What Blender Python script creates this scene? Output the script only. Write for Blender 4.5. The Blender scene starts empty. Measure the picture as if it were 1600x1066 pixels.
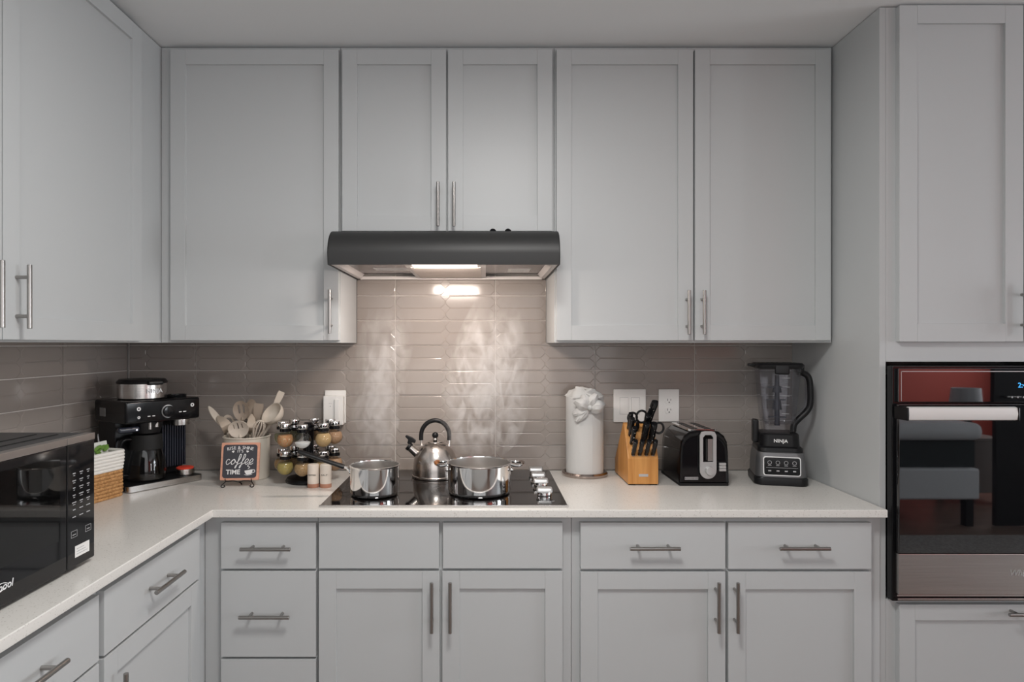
import bpy, bmesh, math, random
from mathutils import Vector, Matrix
random.seed(7)
PI = math.pi
SC = bpy.context.scene
COL = SC.collection

# ------------------------------------------------------------------ camera
F, VX, VY = 1010.0, 755.0, 538.0        # focal length and vanishing point in pixels of the 1600x1066 frame
CAMZ, BACK = 1.432, 2.65                # camera height, distance from camera to the tiled back wall
def PX(px, D): return (px - VX) * D / F            # world X of a pixel column on a plane D metres ahead
def PZ(py, D): return CAMZ - (py - VY) * D / F     # world Z of a pixel row
def YD(D): return D - BACK                         # world Y of distance D (back wall tiles at Y = 0)

cam_d = bpy.data.cameras.new('camera')
cam = bpy.data.objects.new('camera', cam_d); COL.objects.link(cam)
cam.location = (0, -BACK, CAMZ); cam.rotation_euler = (PI / 2, 0, 0)
cam_d.sensor_width = 36.0; cam_d.sensor_fit = 'HORIZONTAL'
cam_d.lens = F / 1600 * 36.0
cam_d.shift_x = (800 - VX) / 1600.0
cam_d.shift_y = (VY - 533) / 1600.0
cam_d.clip_start = 0.01
SC.camera = cam

# ------------------------------------------------------------------ world, light, exposure
SC.view_settings.view_transform = 'Standard'
try: SC.view_settings.look = 'None'
except Exception: pass
SC.view_settings.gamma = 1.0
SC.view_settings.use_curve_mapping = False
SC.view_settings.exposure = -0.92
w = bpy.data.worlds.new('World'); SC.world = w; w.use_nodes = True
w.node_tree.nodes['Background'].inputs[0].default_value = (0.62, 0.74, 1.0, 1)
w.node_tree.nodes['Background'].inputs[1].default_value = 1.0
def area(name, loc, rot, sx, sy, power, color, spread=PI):
    l = bpy.data.lights.new(name, 'AREA'); l.shape = 'RECTANGLE'; l.size = sx; l.size_y = sy
    l.energy = power; l.color = color; l.spread = spread
    o = bpy.data.objects.new(name, l); COL.objects.link(o); o.location = loc; o.rotation_euler = rot
    return o
RX, REAR, NEAR, PARTX, CEIL = 6.0, -3.4, -0.95, 1.75, 2.512       # far right wall, rear wall distance (behind camera), ceiling height
WIN_R = (0.0, 1.45, 0.75, 2.2)         # window in right wall: D range, z range
FILL_B = (-1.1, 1.3, 0.85, 2.25)         # unseen window added behind the camera for fill light: X range, z range
area('window_daylight_right', (RX - 0.06, YD((WIN_R[0] + WIN_R[1]) / 2), (WIN_R[2] + WIN_R[3]) / 2), (PI / 2, 0, PI / 2),
     WIN_R[1] - WIN_R[0] - .1, WIN_R[3] - WIN_R[2] - .1, 125, (0.91, 0.96, 1.0))
area('fill_light_rear', ((FILL_B[0] + FILL_B[1]) / 2, YD(NEAR + 0.06), (FILL_B[2] + FILL_B[3]) / 2), (PI / 2, 0, 0),
     FILL_B[1] - FILL_B[0] - .1, FILL_B[3] - FILL_B[2] - .1, 30, (0.96, 0.99, 1.0))  # added fill light from behind the camera
FILL_C = (-2.9, -1.5, 0.8, 2.2)          # unseen window added in right wall to brighten bed and red wall
area('fill_light_bedroom', (RX - 0.06, YD((FILL_C[0] + FILL_C[1]) / 2), 1.5), (PI / 2, 0, PI / 2), 1.3, 1.3, 130, (0.95, 0.97, 1.0))
FILL_LAMP = (0.1, 0.95)                       # unseen ceiling lamp added to brighten the worktops: X, D
area('ceiling_fill_light', (FILL_LAMP[0], YD(FILL_LAMP[1]), CEIL - .085), (0, 0, 0), 0.36, 0.36, 45, (1.0, 0.98, 0.95))
HOODX = -0.13
area('hood_lamp_light', (HOODX, YD(2.2), 1.688), (math.radians(32), 0, 0), 0.20, 0.05, 8.8, (1.0, 0.86, 0.76))

# ------------------------------------------------------------------ materials
MATS = {}
def mat(name, col, rough=.5, metal=0, ior=1.5, emit=None, estr=0, noise=None, bump=None, coat=0, spec=None):
    """noise=(scale xyz, amount, second colour or None); bump=(scale xyz, strength)"""
    m = bpy.data.materials.new(name); m.use_nodes = True; MATS[name] = m
    nt = m.node_tree; p = nt.nodes['Principled BSDF']
    p.inputs['Base Color'].default_value = (*col, 1); p.inputs['Roughness'].default_value = rough
    p.inputs['Metallic'].default_value = metal; p.inputs['IOR'].default_value = ior
    if spec is not None: p.inputs['Specular IOR Level'].default_value = spec
    if coat: p.inputs['Coat Weight'].default_value = coat; p.inputs['Coat Roughness'].default_value = .05
    if emit: p.inputs['Emission Color'].default_value = (*emit, 1); p.inputs['Emission Strength'].default_value = estr
    def coords(sc):
        tc = nt.nodes.new('ShaderNodeTexCoord'); mp = nt.nodes.new('ShaderNodeMapping')
        mp.inputs['Scale'].default_value = sc
        nt.links.new(tc.outputs['Object'], mp.inputs['Vector']); return mp
    if noise:
        sc, amt, c2 = noise
        n = nt.nodes.new('ShaderNodeTexNoise'); n.inputs['Scale'].default_value = 1; n.inputs['Detail'].default_value = 4
        nt.links.new(coords(sc).outputs[0], n.inputs['Vector'])
        mx = nt.nodes.new('ShaderNodeMix'); mx.data_type = 'RGBA'
        if c2 is None: c2 = tuple(c * (1 - amt) for c in col); 
        mx.inputs[6].default_value = (*col, 1); mx.inputs[7].default_value = (*c2, 1)
        r = nt.nodes.new('ShaderNodeMapRange'); r.inputs[1].default_value = .35; r.inputs[2].default_value = .65
        r.inputs[4].default_value = 1.0
        nt.links.new(n.outputs[0], r.inputs[0]); nt.links.new(r.outputs[0], mx.inputs[0]); nt.links.new(mx.outputs[2], p.inputs['Base Color'])
    if bump:
        sc, st = bump
        n = nt.nodes.new('ShaderNodeTexNoise'); n.inputs['Scale'].default_value = 1
        nt.links.new(coords(sc).outputs[0], n.inputs['Vector'])
        b = nt.nodes.new('ShaderNodeBump'); b.inputs['Strength'].default_value = st; b.inputs['Distance'].default_value = .002
        nt.links.new(n.outputs[0], b.inputs['Height']); nt.links.new(b.outputs[0], p.inputs['Normal'])
    return m
def thin_glass(name, tint, gloss=.9, rough=.02, ior=1.5):
    m = bpy.data.materials.new(name); m.use_nodes = True; MATS[name] = m
    nt = m.node_tree; nt.nodes.remove(nt.nodes['Principled BSDF']); out = nt.nodes['Material Output']
    t = nt.nodes.new('ShaderNodeBsdfTransparent'); t.inputs[0].default_value = (*tint, 1)
    g = nt.nodes.new('ShaderNodeBsdfGlossy'); g.inputs['Roughness'].default_value = rough; g.inputs[0].default_value = (gloss,) * 3 + (1,)
    lw = nt.nodes.new('ShaderNodeLayerWeight'); lw.inputs[0].default_value = .5
    pw = nt.nodes.new('ShaderNodeMath'); pw.operation = 'POWER'; pw.inputs[1].default_value = 4.0
    nt.links.new(lw.outputs['Facing'], pw.inputs[0])
    f = nt.nodes.new('ShaderNodeMapRange'); f.inputs[3].default_value = ((ior - 1) / (ior + 1)) ** 2; f.inputs[4].default_value = min(.8, ior - .95)
    nt.links.new(pw.outputs[0], f.inputs[0])
    mx = nt.nodes.new('ShaderNodeMixShader')
    nt.links.new(f.outputs[0], mx.inputs[0]); nt.links.new(t.outputs[0], mx.inputs[1]); nt.links.new(g.outputs[0], mx.inputs[2])
    nt.links.new(mx.outputs[0], out.inputs[0]); return m
def speckle(name, col, dark, scale, thr, rough):
    m = mat(name, col, rough); nt = m.node_tree; p = nt.nodes['Principled BSDF']
    tc = nt.nodes.new('ShaderNodeTexCoord'); v = nt.nodes.new('ShaderNodeTexVoronoi'); v.inputs['Scale'].default_value = scale
    nt.links.new(tc.outputs['Object'], v.inputs['Vector'])
    wn = nt.nodes.new('ShaderNodeSeparateColor'); nt.links.new(v.outputs['Color'], wn.inputs[0])
    r = nt.nodes.new('ShaderNodeMapRange'); r.inputs[1].default_value = thr; r.inputs[2].default_value = 1.0; r.inputs[4].default_value = .55
    nt.links.new(wn.outputs[0], r.inputs[0])
    n = nt.nodes.new('ShaderNodeTexNoise'); n.inputs['Scale'].default_value = 3; nt.links.new(tc.outputs['Object'], n.inputs['Vector'])
    mx = nt.nodes.new('ShaderNodeMix'); mx.data_type = 'RGBA'; mx.inputs[6].default_value = (*col, 1); mx.inputs[7].default_value = (*dark, 1)
    nt.links.new(r.outputs[0], mx.inputs[0]); nt.links.new(mx.outputs[2], p.inputs['Base Color']); return m

CAB = mat('cabinet_paint', (.512, .526, .53), .42, bump=((60, 60, 60), .02))
WALLP = mat('wall_paint', (.66, .66, .65), .7, bump=((90, 90, 90), .05))
CEILP = mat('ceiling_paint', (.79, .80, .805), .8, bump=((60, 60, 60), .08))
REDW = mat('red_wall_paint', (.50, .085, .06), .7)
TILE = mat('taupe_glazed_tile', (.33, .293, .268), .13, noise=((3, 3, 9), .07, None))
GROUT = mat('grout', (.78, .74, .70), .85)
QUARTZ = speckle('quartz_worktop', (.74, .72, .685), (.34, .31, .27), 420, .93, .22)
STEEL = mat('brushed_steel', (.62, .60, .58), .26, 1, noise=((4, 4, 300), .12, None))
CHROME = mat('polished_steel', (.88, .87, .86), .07, 1)
POTIN = mat('pot_interior_steel', (.70, .68, .66), .32, 1)
NICKEL = mat('handle_nickel', (.36, .345, .33), .28, 1)
KETTLE = mat('kettle_steel', (.60, .56, .53), .24, 1, noise=((200, 200, 3), .1, None))
HOODM = mat('hood_grey_steel', (.045, .045, .045), .5, .5)
HOODIN = mat('hood_inner_steel', (.30, .28, .28), .25, .9)
HOODRIM = mat('hood_rim_paint', (.72, .68, .66), .4)
FILTER = mat('filter_mesh', (.62, .56, .52), .45, .6, bump=((500, 500, 500), .6))
LENS = mat('lamp_lens', (.9, .85, .8), .3, emit=(1.0, .88, .80), estr=4.0)
BLK = mat('black_plastic', (.008, .008, .009), .35, spec=.3)
BLKG = mat('black_gloss', (.005, .005, .006), .1, spec=.35)
BLKM = mat('black_matte', (.012, .012, .012), .6, spec=.25)
CERAN = mat('black_ceramic_glass', (.006, .005, .005), .05, ior=1.55)
OVENG = mat('oven_glass', (.004, .004, .005), .02, ior=2.1)
MWG = mat('microwave_glass', (.008, .008, .009), .06, ior=1.42)
MWB = mat('microwave_case', (.045, .045, .047), .35)
WHITE = mat('white_plastic', (.80, .79, .77), .35)
DARKHOLE = mat('slot_black', (.01, .01, .01), .8)
PAPER = mat('white_paper', (.60, .60, .59), .9, bump=((140, 140, 140), .15))
CREAM = mat('cream_enamel', (.74, .69, .60), .35)
BEIGE = mat('beige_silicone', (.50, .42, .34), .5)
BEIGE2 = mat('pale_beige_silicone', (.62, .55, .47), .5)
KHAKI = mat('khaki_silicone', (.36, .29, .23), .55)
BAMBOO = mat('bamboo_wood', (.62, .30, .085), .38, noise=((60, 60, 4), .3, (.47, .20, .045)))
FRAMEW = mat('pink_wood_frame', (.72, .36, .25), .5, noise=((20, 20, 90), .15, None))
SLATE = mat('slate_print', (.045, .045, .055), .6)
PRINT = mat('white_print', (.80, .80, .80), .6)
GREYP = mat('grey_print', (.42, .42, .43), .5)
SALTM = mat('shaker_cream', (.74, .66, .58), .5)
WOODB = mat('pink_wood_base', (.48, .23, .15), .5)
COPPER = mat('copper_grip', (.62, .26, .10), .3, .8)
BRONZE = mat('bronze_steel', (.42, .36, .33), .2, 1)
BLUEP = mat('navy_plastic', (.022, .026, .04), .25)
RED = mat('red_rubber', (.75, .06, .03), .4)
ROPEW = mat('white_rope', (.80, .78, .74), .8, bump=((300, 300, 300), .5))
ROPEB = mat('jute_rope', (.58, .32, .13), .8, noise=((150, 150, 150), .4, (.34, .16, .05)), bump=((260, 260, 260), .6))
GREEN = mat('green_leaf_print', (.15, .29, .05), .6)
PACK = mat('white_packet', (.72, .74, .70), .4)
GLASS = thin_glass('clear_glass', (.93, .94, .93))
SMOKE = thin_glass('smoky_plastic', (.88, .88, .90), .9, .12, 1.5)
CARAFE = thin_glass('carafe_glass', (.72, .72, .72))
PANE = thin_glass('window_pane_glass', (.95, .97, .98))
BLUELED = mat('clock_led', (.02, .2, .5), .4, emit=(.05, .45, 1.0), estr=2.0)
WHITELED = mat('indicator_light', (.8, .8, .9), .4, emit=(.8, .85, 1.0), estr=1.5)
GREYSIL = mat('silver_plastic', (.50, .50, .50), .35, .5)
BLSIL = mat('blender_grey', (.17, .17, .175), .38, .6)
FLOORM = mat('dark_wood_floor', (.25, .175, .14), .3, noise=((2, 40, 2), .3, None))
LINEN = mat('white_linen', (.75, .77, .80), .9)
NAVY = mat('dark_blanket', (.03, .04, .04), .9)
RUGM = mat('grey_rug', (.42, .40, .38), .95, noise=((60, 60, 60), .4, None))
WOODT = mat('grey_wood_table', (.30, .26, .24), .5)

# ------------------------------------------------------------------ mesh helpers
class B:
    def __init__(s): s.bm = bmesh.new()
    def _merge(s, t, M=None):
        if M is not None: bmesh.ops.transform(t, matrix=M, verts=t.verts)
        me = bpy.data.meshes.new('tmp'); t.to_mesh(me); t.free(); s.bm.from_mesh(me); bpy.data.meshes.remove(me); return s
    def box(s, x0, x1, y0, y1, z0, z1, bev=0.0, seg=2, M=None):
        t = bmesh.new(); bmesh.ops.create_cube(t, size=1)
        bmesh.ops.scale(t, vec=(x1 - x0, y1 - y0, z1 - z0), verts=t.verts)
        bmesh.ops.translate(t, vec=((x0 + x1) / 2, (y0 + y1) / 2, (z0 + z1) / 2), verts=t.verts)
        if bev > 0: bmesh.ops.bevel(t, geom=t.edges[:], offset=bev, segments=seg, profile=.5, affect='EDGES')
        return s._merge(t, M)
    def loft(s, secs, cap0=True, cap1=True, closed=False, M=None):
        t = bmesh.new(); rings = [[t.verts.new(p) for p in sec] for sec in secs]; n = len(secs[0])
        pairs = list(zip(rings, rings[1:])) + ([(rings[-1], rings[0])] if closed else [])
        for a, b in pairs:
            for i in range(n):
                j = (i + 1) % n
                try: t.faces.new((a[i], a[j], b[j], b[i]))
                except ValueError: pass
        if not closed:
            if cap0: t.faces.new(list(reversed(rings[0])))
            if cap1: t.faces.new(rings[-1])
        bmesh.ops.recalc_face_normals(t, faces=t.faces)
        return s._merge(t, M)
    def lathe(s, prof, c=(0, 0, 0), seg=40, M=None):
        """prof: list of (r, z); r 0 closes at the axis"""
        t = bmesh.new(); rings = []
        for r, z in prof:
            if r < 1e-6: rings.append([t.verts.new((c[0], c[1], c[2] + z))])
            else: rings.append([t.verts.new((c[0] + r * math.cos(2 * PI * i / seg), c[1] + r * math.sin(2 * PI * i / seg), c[2] + z)) for i in range(seg)])
        for a, b in zip(rings, rings[1:]):
            for i in range(seg):
                j = (i + 1) % seg
                if len(a) == 1 and len(b) == 1: break
                if len(a) == 1: t.faces.new((a[0], b[j], b[i]))
                elif len(b) == 1: t.faces.new((a[i], a[j], b[0]))
                else: t.faces.new((a[i], a[j], b[j], b[i]))
        bmesh.ops.recalc_face_normals(t, faces=t.faces)
        return s._merge(t, M)
    def cyl(s, p0, p1, r0, r1=None, seg=24, bev=0.0):
        r1 = r0 if r1 is None else r1
        p0, p1 = Vector(p0), Vector(p1); L = (p1 - p0).length
        q = Vector((0, 0, 1)).rotation_difference((p1 - p0).normalized()).to_matrix().to_4x4()
        if bev > 0: prof = [(0, 0), (r0 - bev, 0), (r0 - bev * .3, bev * .3), (r0, bev), (r1, L - bev), (r1 - bev * .3, L - bev * .3), (r1 - bev, L), (0, L)]
        else: prof = [(0, 0), (r0, 0), (r1, L), (0, L)]
        return s.lathe(prof, seg=seg, M=Matrix.Translation(p0) @ q)
    def tube(s, pts, r, seg=10, closed=False, flat=None):
        pts = [Vector(p) for p in pts]; n = len(pts); secs = []
        up = None
        for i, p in enumerate(pts):
            a = pts[(i - 1) % n] if (closed or i > 0) else p
            b = pts[(i + 1) % n] if (closed or i < n - 1) else p
            d = (b - a).normalized()
            if up is None:
                up = Vector((0, 0, 1)) if abs(d.z) < .9 else Vector((0, 1, 0))
            x = d.cross(up)
            if x.length < 1e-4: x = d.cross(Vector((1, 0, 0)))
            x.normalize(); up = x.cross(d).normalized()
            rr = r[i] if isinstance(r, (list, tuple)) else r
            fx, fy = flat if flat else (1, 1)
            secs.append([p + x * (rr * fx * math.cos(2 * PI * k / seg)) + up * (rr * fy * math.sin(2 * PI * k / seg)) for k in range(seg)])
        return s.loft(secs, closed=closed)
    def prism(s, poly, plane, a, b, bev=0.0, seg=2, M=None):
        t = bmesh.new()
        def P(u, v, w):
            return {'xy': (u, v, w), 'xz': (u, w, v), 'yz': (w, u, v)}[plane]
        lo = [t.verts.new(P(u, v, a)) for u, v in poly]; hi = [t.verts.new(P(u, v, b)) for u, v in poly]; n = len(poly)
        t.faces.new(lo); t.faces.new(hi)
        for i in range(n): t.faces.new((lo[i], lo[(i + 1) % n], hi[(i + 1) % n], hi[i]))
        bmesh.ops.recalc_face_normals(t, faces=t.faces)
        if bev > 0: bmesh.ops.bevel(t, geom=t.edges[:], offset=bev, segments=seg, profile=.5, affect='EDGES')
        return s._merge(t, M)
    def sphere(s, c, r, seg=20, rings=12, sz=1.0):
        return s.lathe([(r * math.sin(PI * i / rings), -r * sz * math.cos(PI * i / rings)) for i in range(rings + 1)], c=c, seg=seg)
    def xf(s, M): bmesh.ops.transform(s.bm, matrix=M, verts=s.bm.verts); return s
    def mesh(s, name, m, ang=35):
        bm = s.bm; bm.normal_update(); lim = math.radians(ang)
        for f in bm.faces: f.smooth = True
        for e in bm.edges:
            e.smooth = not (len(e.link_faces) != 2 or e.calc_face_angle(0) > lim)
        me = bpy.data.meshes.new(name); bm.to_mesh(me); bm.free()
        me.materials.append(m); return me
def rrect(cx, cy, hx, hy, r, n=5):
    r = min(r, hx * .999, hy * .999); out = []
    for k, (sx, sy) in enumerate(((1, 1), (-1, 1), (-1, -1), (1, -1))):
        for i in range(n + 1):
            a = PI / 2 * k + PI / 2 * i / n
            out.append((cx + sx * (hx - r) + r * math.cos(a), cy + sy * (hy - r) + r * math.sin(a)))
    return out
def ring(pts, z): return [(x, y, z) for x, y in pts]
def catmull(P, n=6, closed=False):
    P = [Vector(p) for p in P]; out = []; m = len(P)
    for i in range(m if closed else m - 1):
        g = lambda k: P[k % m] if closed else P[max(0, min(m - 1, k))]
        a, b, c, d = g(i - 1), g(i), g(i + 1), g(i + 2)
        for k in range(n):
            t = k / n
            out.append(.5 * ((2 * b) + (c - a) * t + (2 * a - 5 * b + 4 * c - d) * t * t + (3 * b - a - 3 * c + d) * t ** 3))
    if not closed: out.append(P[-1])
    return out
def link(name, me, parent=None, loc=(0, 0, 0), rot=(0, 0, 0)):
    o = bpy.data.objects.new(name, me); COL.objects.link(o); o.location = loc; o.rotation_euler = rot
    if parent: o.parent = parent
    if me is not None and not name.startswith(('tile', 'steam', 'lettering')):
        wn = o.modifiers.new('weighted_normal', 'WEIGHTED_NORMAL'); wn.keep_sharp = True; wn.weight = 50
    return o
def part(name, b, m, parent, loc=(0, 0, 0), rot=(0, 0, 0), label=None, ang=35):
    o = link(name, b.mesh(name, m, ang), parent, loc, rot)
    if label: o['label'] = label
    return o
def tag(o, label, cat, group=None):
    o['label'] = label; o['category'] = cat
    if group: o['group'] = group
    return o
def thing(name, label, cat, loc=(0, 0, 0), rz=0, group=None):
    return tag(link(name, None, None, loc, (0, 0, rz)), label, cat, group)
def struct(name, b, m):
    o = link(name, b.mesh(name, m)); o['kind'] = 'structure'; return o
def text(name, body, size, m, parent, loc, rot=(PI / 2, 0, 0), ext=.0004, align='CENTER', shear=0, spacing=1, sx=1, bold=0):
    c = bpy.data.curves.new('txt', 'FONT'); c.body = body; c.size = size; c.extrude = ext; c.align_x = align; c.align_y = 'CENTER'
    c.shear = shear; c.space_character = spacing; c.resolution_u = 3; c.offset = bold
    t = bpy.data.objects.new('txt', c); COL.objects.link(t); bpy.context.view_layer.update()
    me = bpy.data.meshes.new_from_object(t.evaluated_get(bpy.context.evaluated_depsgraph_get()))
    bpy.data.objects.remove(t); bpy.data.curves.remove(c)
    me.materials.clear(); me.materials.append(m); me.name = name
    o = link(name, me, parent, loc, rot); o.scale = (sx, 1, 1); return o
def shape2d(splines, ext, bev=0.0, res=1):
    """filled 2D outlines (later ones inside are holes) in the xy plane -> a B holding the solid"""
    c = bpy.data.curves.new('shp', 'CURVE'); c.dimensions = '2D'; c.fill_mode = 'BOTH'; c.extrude = ext; c.bevel_depth = bev; c.bevel_resolution = 1
    for pts in splines:
        sp = c.splines.new('POLY'); sp.points.add(len(pts) - 1); sp.use_cyclic_u = True
        for p, q in zip(sp.points, pts): p.co = (q[0], q[1], 0, 1)
    t = bpy.data.objects.new('shp', c); COL.objects.link(t); bpy.context.view_layer.update()
    me = bpy.data.meshes.new_from_object(t.evaluated_get(bpy.context.evaluated_depsgraph_get()))
    bpy.data.objects.remove(t); bpy.data.curves.remove(c)
    b = B(); b.bm.from_mesh(me); bpy.data.meshes.remove(me)
    bmesh.ops.remove_doubles(b.bm, verts=b.bm.verts, dist=1e-6); return b
UP = Matrix.Rotation(PI / 2, 4, 'X')            # xy plane -> xz plane facing -Y

# ------------------------------------------------------------------ room shell
LX = -1.457                                     # face of the tiled left wall
CT = 0.915                                      # worktop height
UB = 1.437                                      # underside of the wall cabinets
YR = YD(REAR)
struct('floor', B().box(LX - .2, RX + .2, YR - .2, .2, -.1, 0), FLOORM)
struct('ceiling', B().box(LX - .2, RX + .2, YR - .2, .2, CEIL, CEIL + .1), CEILP)
wall_back = struct('wall_back', B().box(LX - .2, RX + .2, .012, .16, 0, CEIL), WALLP)
wall_left = struct('wall_left', B().box(LX - .16, LX - .012, YR - .2, .012, 0, CEIL), WALLP)
def wall_with_hole(name, along, a0, a1, h0, h1, z0, z1, t0, t1, m):
    b = B()
    for p, q, u, v in ((a0, h0, 0, CEIL), (h1, a1, 0, CEIL), (h0, h1, 0, z0), (h0, h1, z1, CEIL)):
        if along == 'y': b.box(t0, t1, p, q, u, v)
        else: b.box(p, q, t0, t1, u, v)
    return struct(name, b, m)
b = B()
for p, q, u, v in ((YR - .2, YD(FILL_C[0]), 0, CEIL), (YD(FILL_C[0]), YD(FILL_C[1]), 0, FILL_C[2]), (YD(FILL_C[0]), YD(FILL_C[1]), FILL_C[3], CEIL), (YD(FILL_C[1]), YD(WIN_R[0]), 0, CEIL),
                   (YD(WIN_R[0]), YD(WIN_R[1]), 0, WIN_R[2]), (YD(WIN_R[0]), YD(WIN_R[1]), WIN_R[3], CEIL), (YD(WIN_R[1]), .012, 0, CEIL)): b.box(RX, RX + .15, p, q, u, v)
struct('wall_right', b, WALLP)
YN = YD(NEAR)
wall_with_hole('wall_near', 'x', LX - .012, PARTX, FILL_B[0], FILL_B[1], FILL_B[2], FILL_B[3], YN - .15, YN, WALLP)
struct('wall_rear', B().box(LX - .2, RX + .2, YR - .15, YR, 0, CEIL), REDW)
def window(name, along, a0, a1, z0, z1, t0, t1):
    b = B(); fw = .05
    for p, q, u, v in ((a0, a0 + fw, z0, z1), (a1 - fw, a1, z0, z1), (a0, a1, z0, z0 + fw), (a0, a1, z1 - fw, z1), ((a0 + a1) / 2 - .02, (a0 + a1) / 2 + .02, z0, z1)):
        if along == 'y': b.box(t0, t1, p, q, u, v, .004)
        else: b.box(p, q, t0, t1, u, v, .004)
    o = struct(name, b, WHITE); tm = (t0 + t1) / 2
    for p, q in ((a0 + fw, (a0 + a1) / 2 - .02), ((a0 + a1) / 2 + .02, a1 - fw)):
        g = B()
        if along == 'y': g.box(tm - .003, tm + .003, p, q, z0 + fw, z1 - fw)
        else: g.box(p, q, tm - .003, tm + .003, z0 + fw, z1 - fw)
        part('pane', g, PANE, o)
window('window_1', 'y', YD(WIN_R[0]), YD(WIN_R[1]), WIN_R[2], WIN_R[3], RX + .03, RX + .09)
window('added_window_bedroom', 'y', YD(FILL_C[0]), YD(FILL_C[1]), FILL_C[2], FILL_C[3], RX + .03, RX + .09)  # added window, holds the extra light for the bedroom
window('added_window_rear', 'x', FILL_B[0], FILL_B[1], FILL_B[2], FILL_B[3], YN - .09, YN - .03)  # added window, holds the fill light behind the camera

# ---- tiles: each glazed tile embossed with 2 x 2 elongated octagons, 4 shared variants
TW, TH, TG = .409, .1022, .0030
def tile_mesh(seed):
    rnd = random.Random(seed); b = B(); t = bmesh.new()
    x0, x1, z0, z1 = TG / 2, TW - TG / 2, TG / 2, TH - TG / 2
    yb, yf = .008, .0
    v = [t.verts.new(p) for p in ((x0, yf, z0), (x1, yf, z0), (x1, yf, z1), (x0, yf, z1), (x0, yb, z0), (x1, yb, z0), (x1, yb, z1), (x0, yb, z1))]
    for f in ((0, 1, 2, 3), (0, 4, 5, 1), (1, 5, 6, 2), (2, 6, 7, 3), (3, 7, 4, 0)): t.faces.new([v[i] for i in f])
    for i in range(2):
        for j in range(2):
            ax0 = x0 + (x1 - x0) * i / 2 + .001; ax1 = x0 + (x1 - x0) * (i + 1) / 2 - .001
            az0 = z0 + (z1 - z0) * j / 2 + .0006; az1 = z0 + (z1 - z0) * (j + 1) / 2 - .0006
            c = .0165
            def octo(d, c):
                a0, a1, b0, b1 = ax0 + d, ax1 - d, az0 + d, az1 - d
                return [(a0 + c, b0), (a1 - c, b0), (a1, b0 + c), (a1, b1 - c), (a1 - c, b1), (a0 + c, b1), (a0, b1 - c), (a0, b0 + c)]
            tx, tz = rnd.uniform(-.0015, .0015), rnd.uniform(-.008, .008)
            mx, mz = (ax0 + ax1) / 2, (az0 + az1) / 2
            o0 = [t.verts.new((x, 0, z)) for x, z in octo(0, c)]
            def yy(x, z, h): return -h + tx * (x - mx) + tz * (z - mz)
            o1 = [t.verts.new((x, yy(x, z, .0010), z)) for x, z in octo(.0026, c - .001)]
            for k in range(8):
                t.faces.new((o0[k], o0[(k + 1) % 8], o1[(k + 1) % 8], o1[k]))
            t.faces.new(o1)
    bmesh.ops.recalc_face_normals(t, faces=t.faces)
    b._merge(t); return b.mesh('tile', TILE, 3)
TILES = [tile_mesh(s) for s in range(5)]
def cut_tile(me, u0, u1, v0, v1):
    bm = bmesh.new(); bm.from_mesh(me)
    for co, no in (((u0, 0, 0), (-1, 0, 0)), ((u1, 0, 0), (1, 0, 0)), ((0, 0, v0), (0, 0, -1)), ((0, 0, v1), (0, 0, 1))):
        bmesh.ops.bisect_plane(bm, geom=bm.verts[:] + bm.edges[:] + bm.faces[:], plane_co=co, plane_no=no, clear_outer=True)
    m2 = bpy.data.meshes.new('tile'); bm.to_mesh(m2); bm.free(); m2.materials.append(TILE); return m2
def lay(parent, regions, ustart, place, rot):
    seen = set()
    for (u0, u1, v0, v1) in regions:
        i0 = math.floor((u0 - ustart) / TW + 1e-6)
        for i in range(i0, 99):
            a = ustart + i * TW
            if a >= u1 - .004: break
            j0 = int((v0 - CT) / TH + 1e-6)
            for j in range(j0, 30):
                c = CT + j * TH
                if c >= v1 - .004: break
                cu0, cu1, cv0, cv1 = max(u0 - a, 0), min(u1 - a, TW), max(v0 - c, 0), min(v1 - c, TH)
                me = TILES[(i * 7 + j * 3) % 5]
                if cu0 > 1e-4 or cu1 < TW - 1e-4 or cv0 > 1e-4 or cv1 < TH - 1e-4: me = cut_tile(me, cu0, cu1, cv0, cv1)
                link('tile', me, parent, place(a, c), rot)
HX0, HX1 = PX(531, 2.335), PX(866.5, 2.335)     # gap between the tall wall cabinets (hood bay)
US = PX(618, BACK) - 4 * TW
PAN = 1.2665                                    # left side of the tall oven cabinet
part('grout', B().box(LX, PAN + .001, .004, .012, CT, UB), GROUT, wall_back)
part('grout', B().box(HX0, HX1, .004, .012, UB, 1.72), GROUT, wall_back)
lay(wall_back, [(LX + .008, PAN, CT, UB), (HX0 + .001, HX1 - .001, CT + 5 * TH + (UB - CT - 5 * TH), 1.715)], US, lambda a, c: (a, 0, c), (0, 0, 0))
part('grout', B().box(LX - .012, LX - .004, YD(.75), .0, CT, UB), GROUT, wall_left)
lay(wall_left, [(-4.6 * TW, -.004, CT, UB)], -TW * 5, lambda a, c: (LX, a, c), (0, 0, PI / 2))

# ------------------------------------------------------------------ ceiling lamp, added out of view as top light for the worktops
t = thing('added_ceiling_light', 'round white flush ceiling light added above the kitchen floor', 'ceiling light', (FILL_LAMP[0], YD(FILL_LAMP[1]), CEIL), 0)
part('base', B().lathe([(0, -.001), (.20, -.001), (.20, -.022), (.19, -.026), (0, -.026)], seg=48), WHITE, t)
part('diffuser', B().lathe([(.186, -.0262), (.184, -.05), (.15, -.068), (.08, -.078), (0, -.080)], seg=48), mat('fill_lamp_diffuser', (.9, .9, .88), .4, emit=(1, .98, .95), estr=2.5), t)
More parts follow.
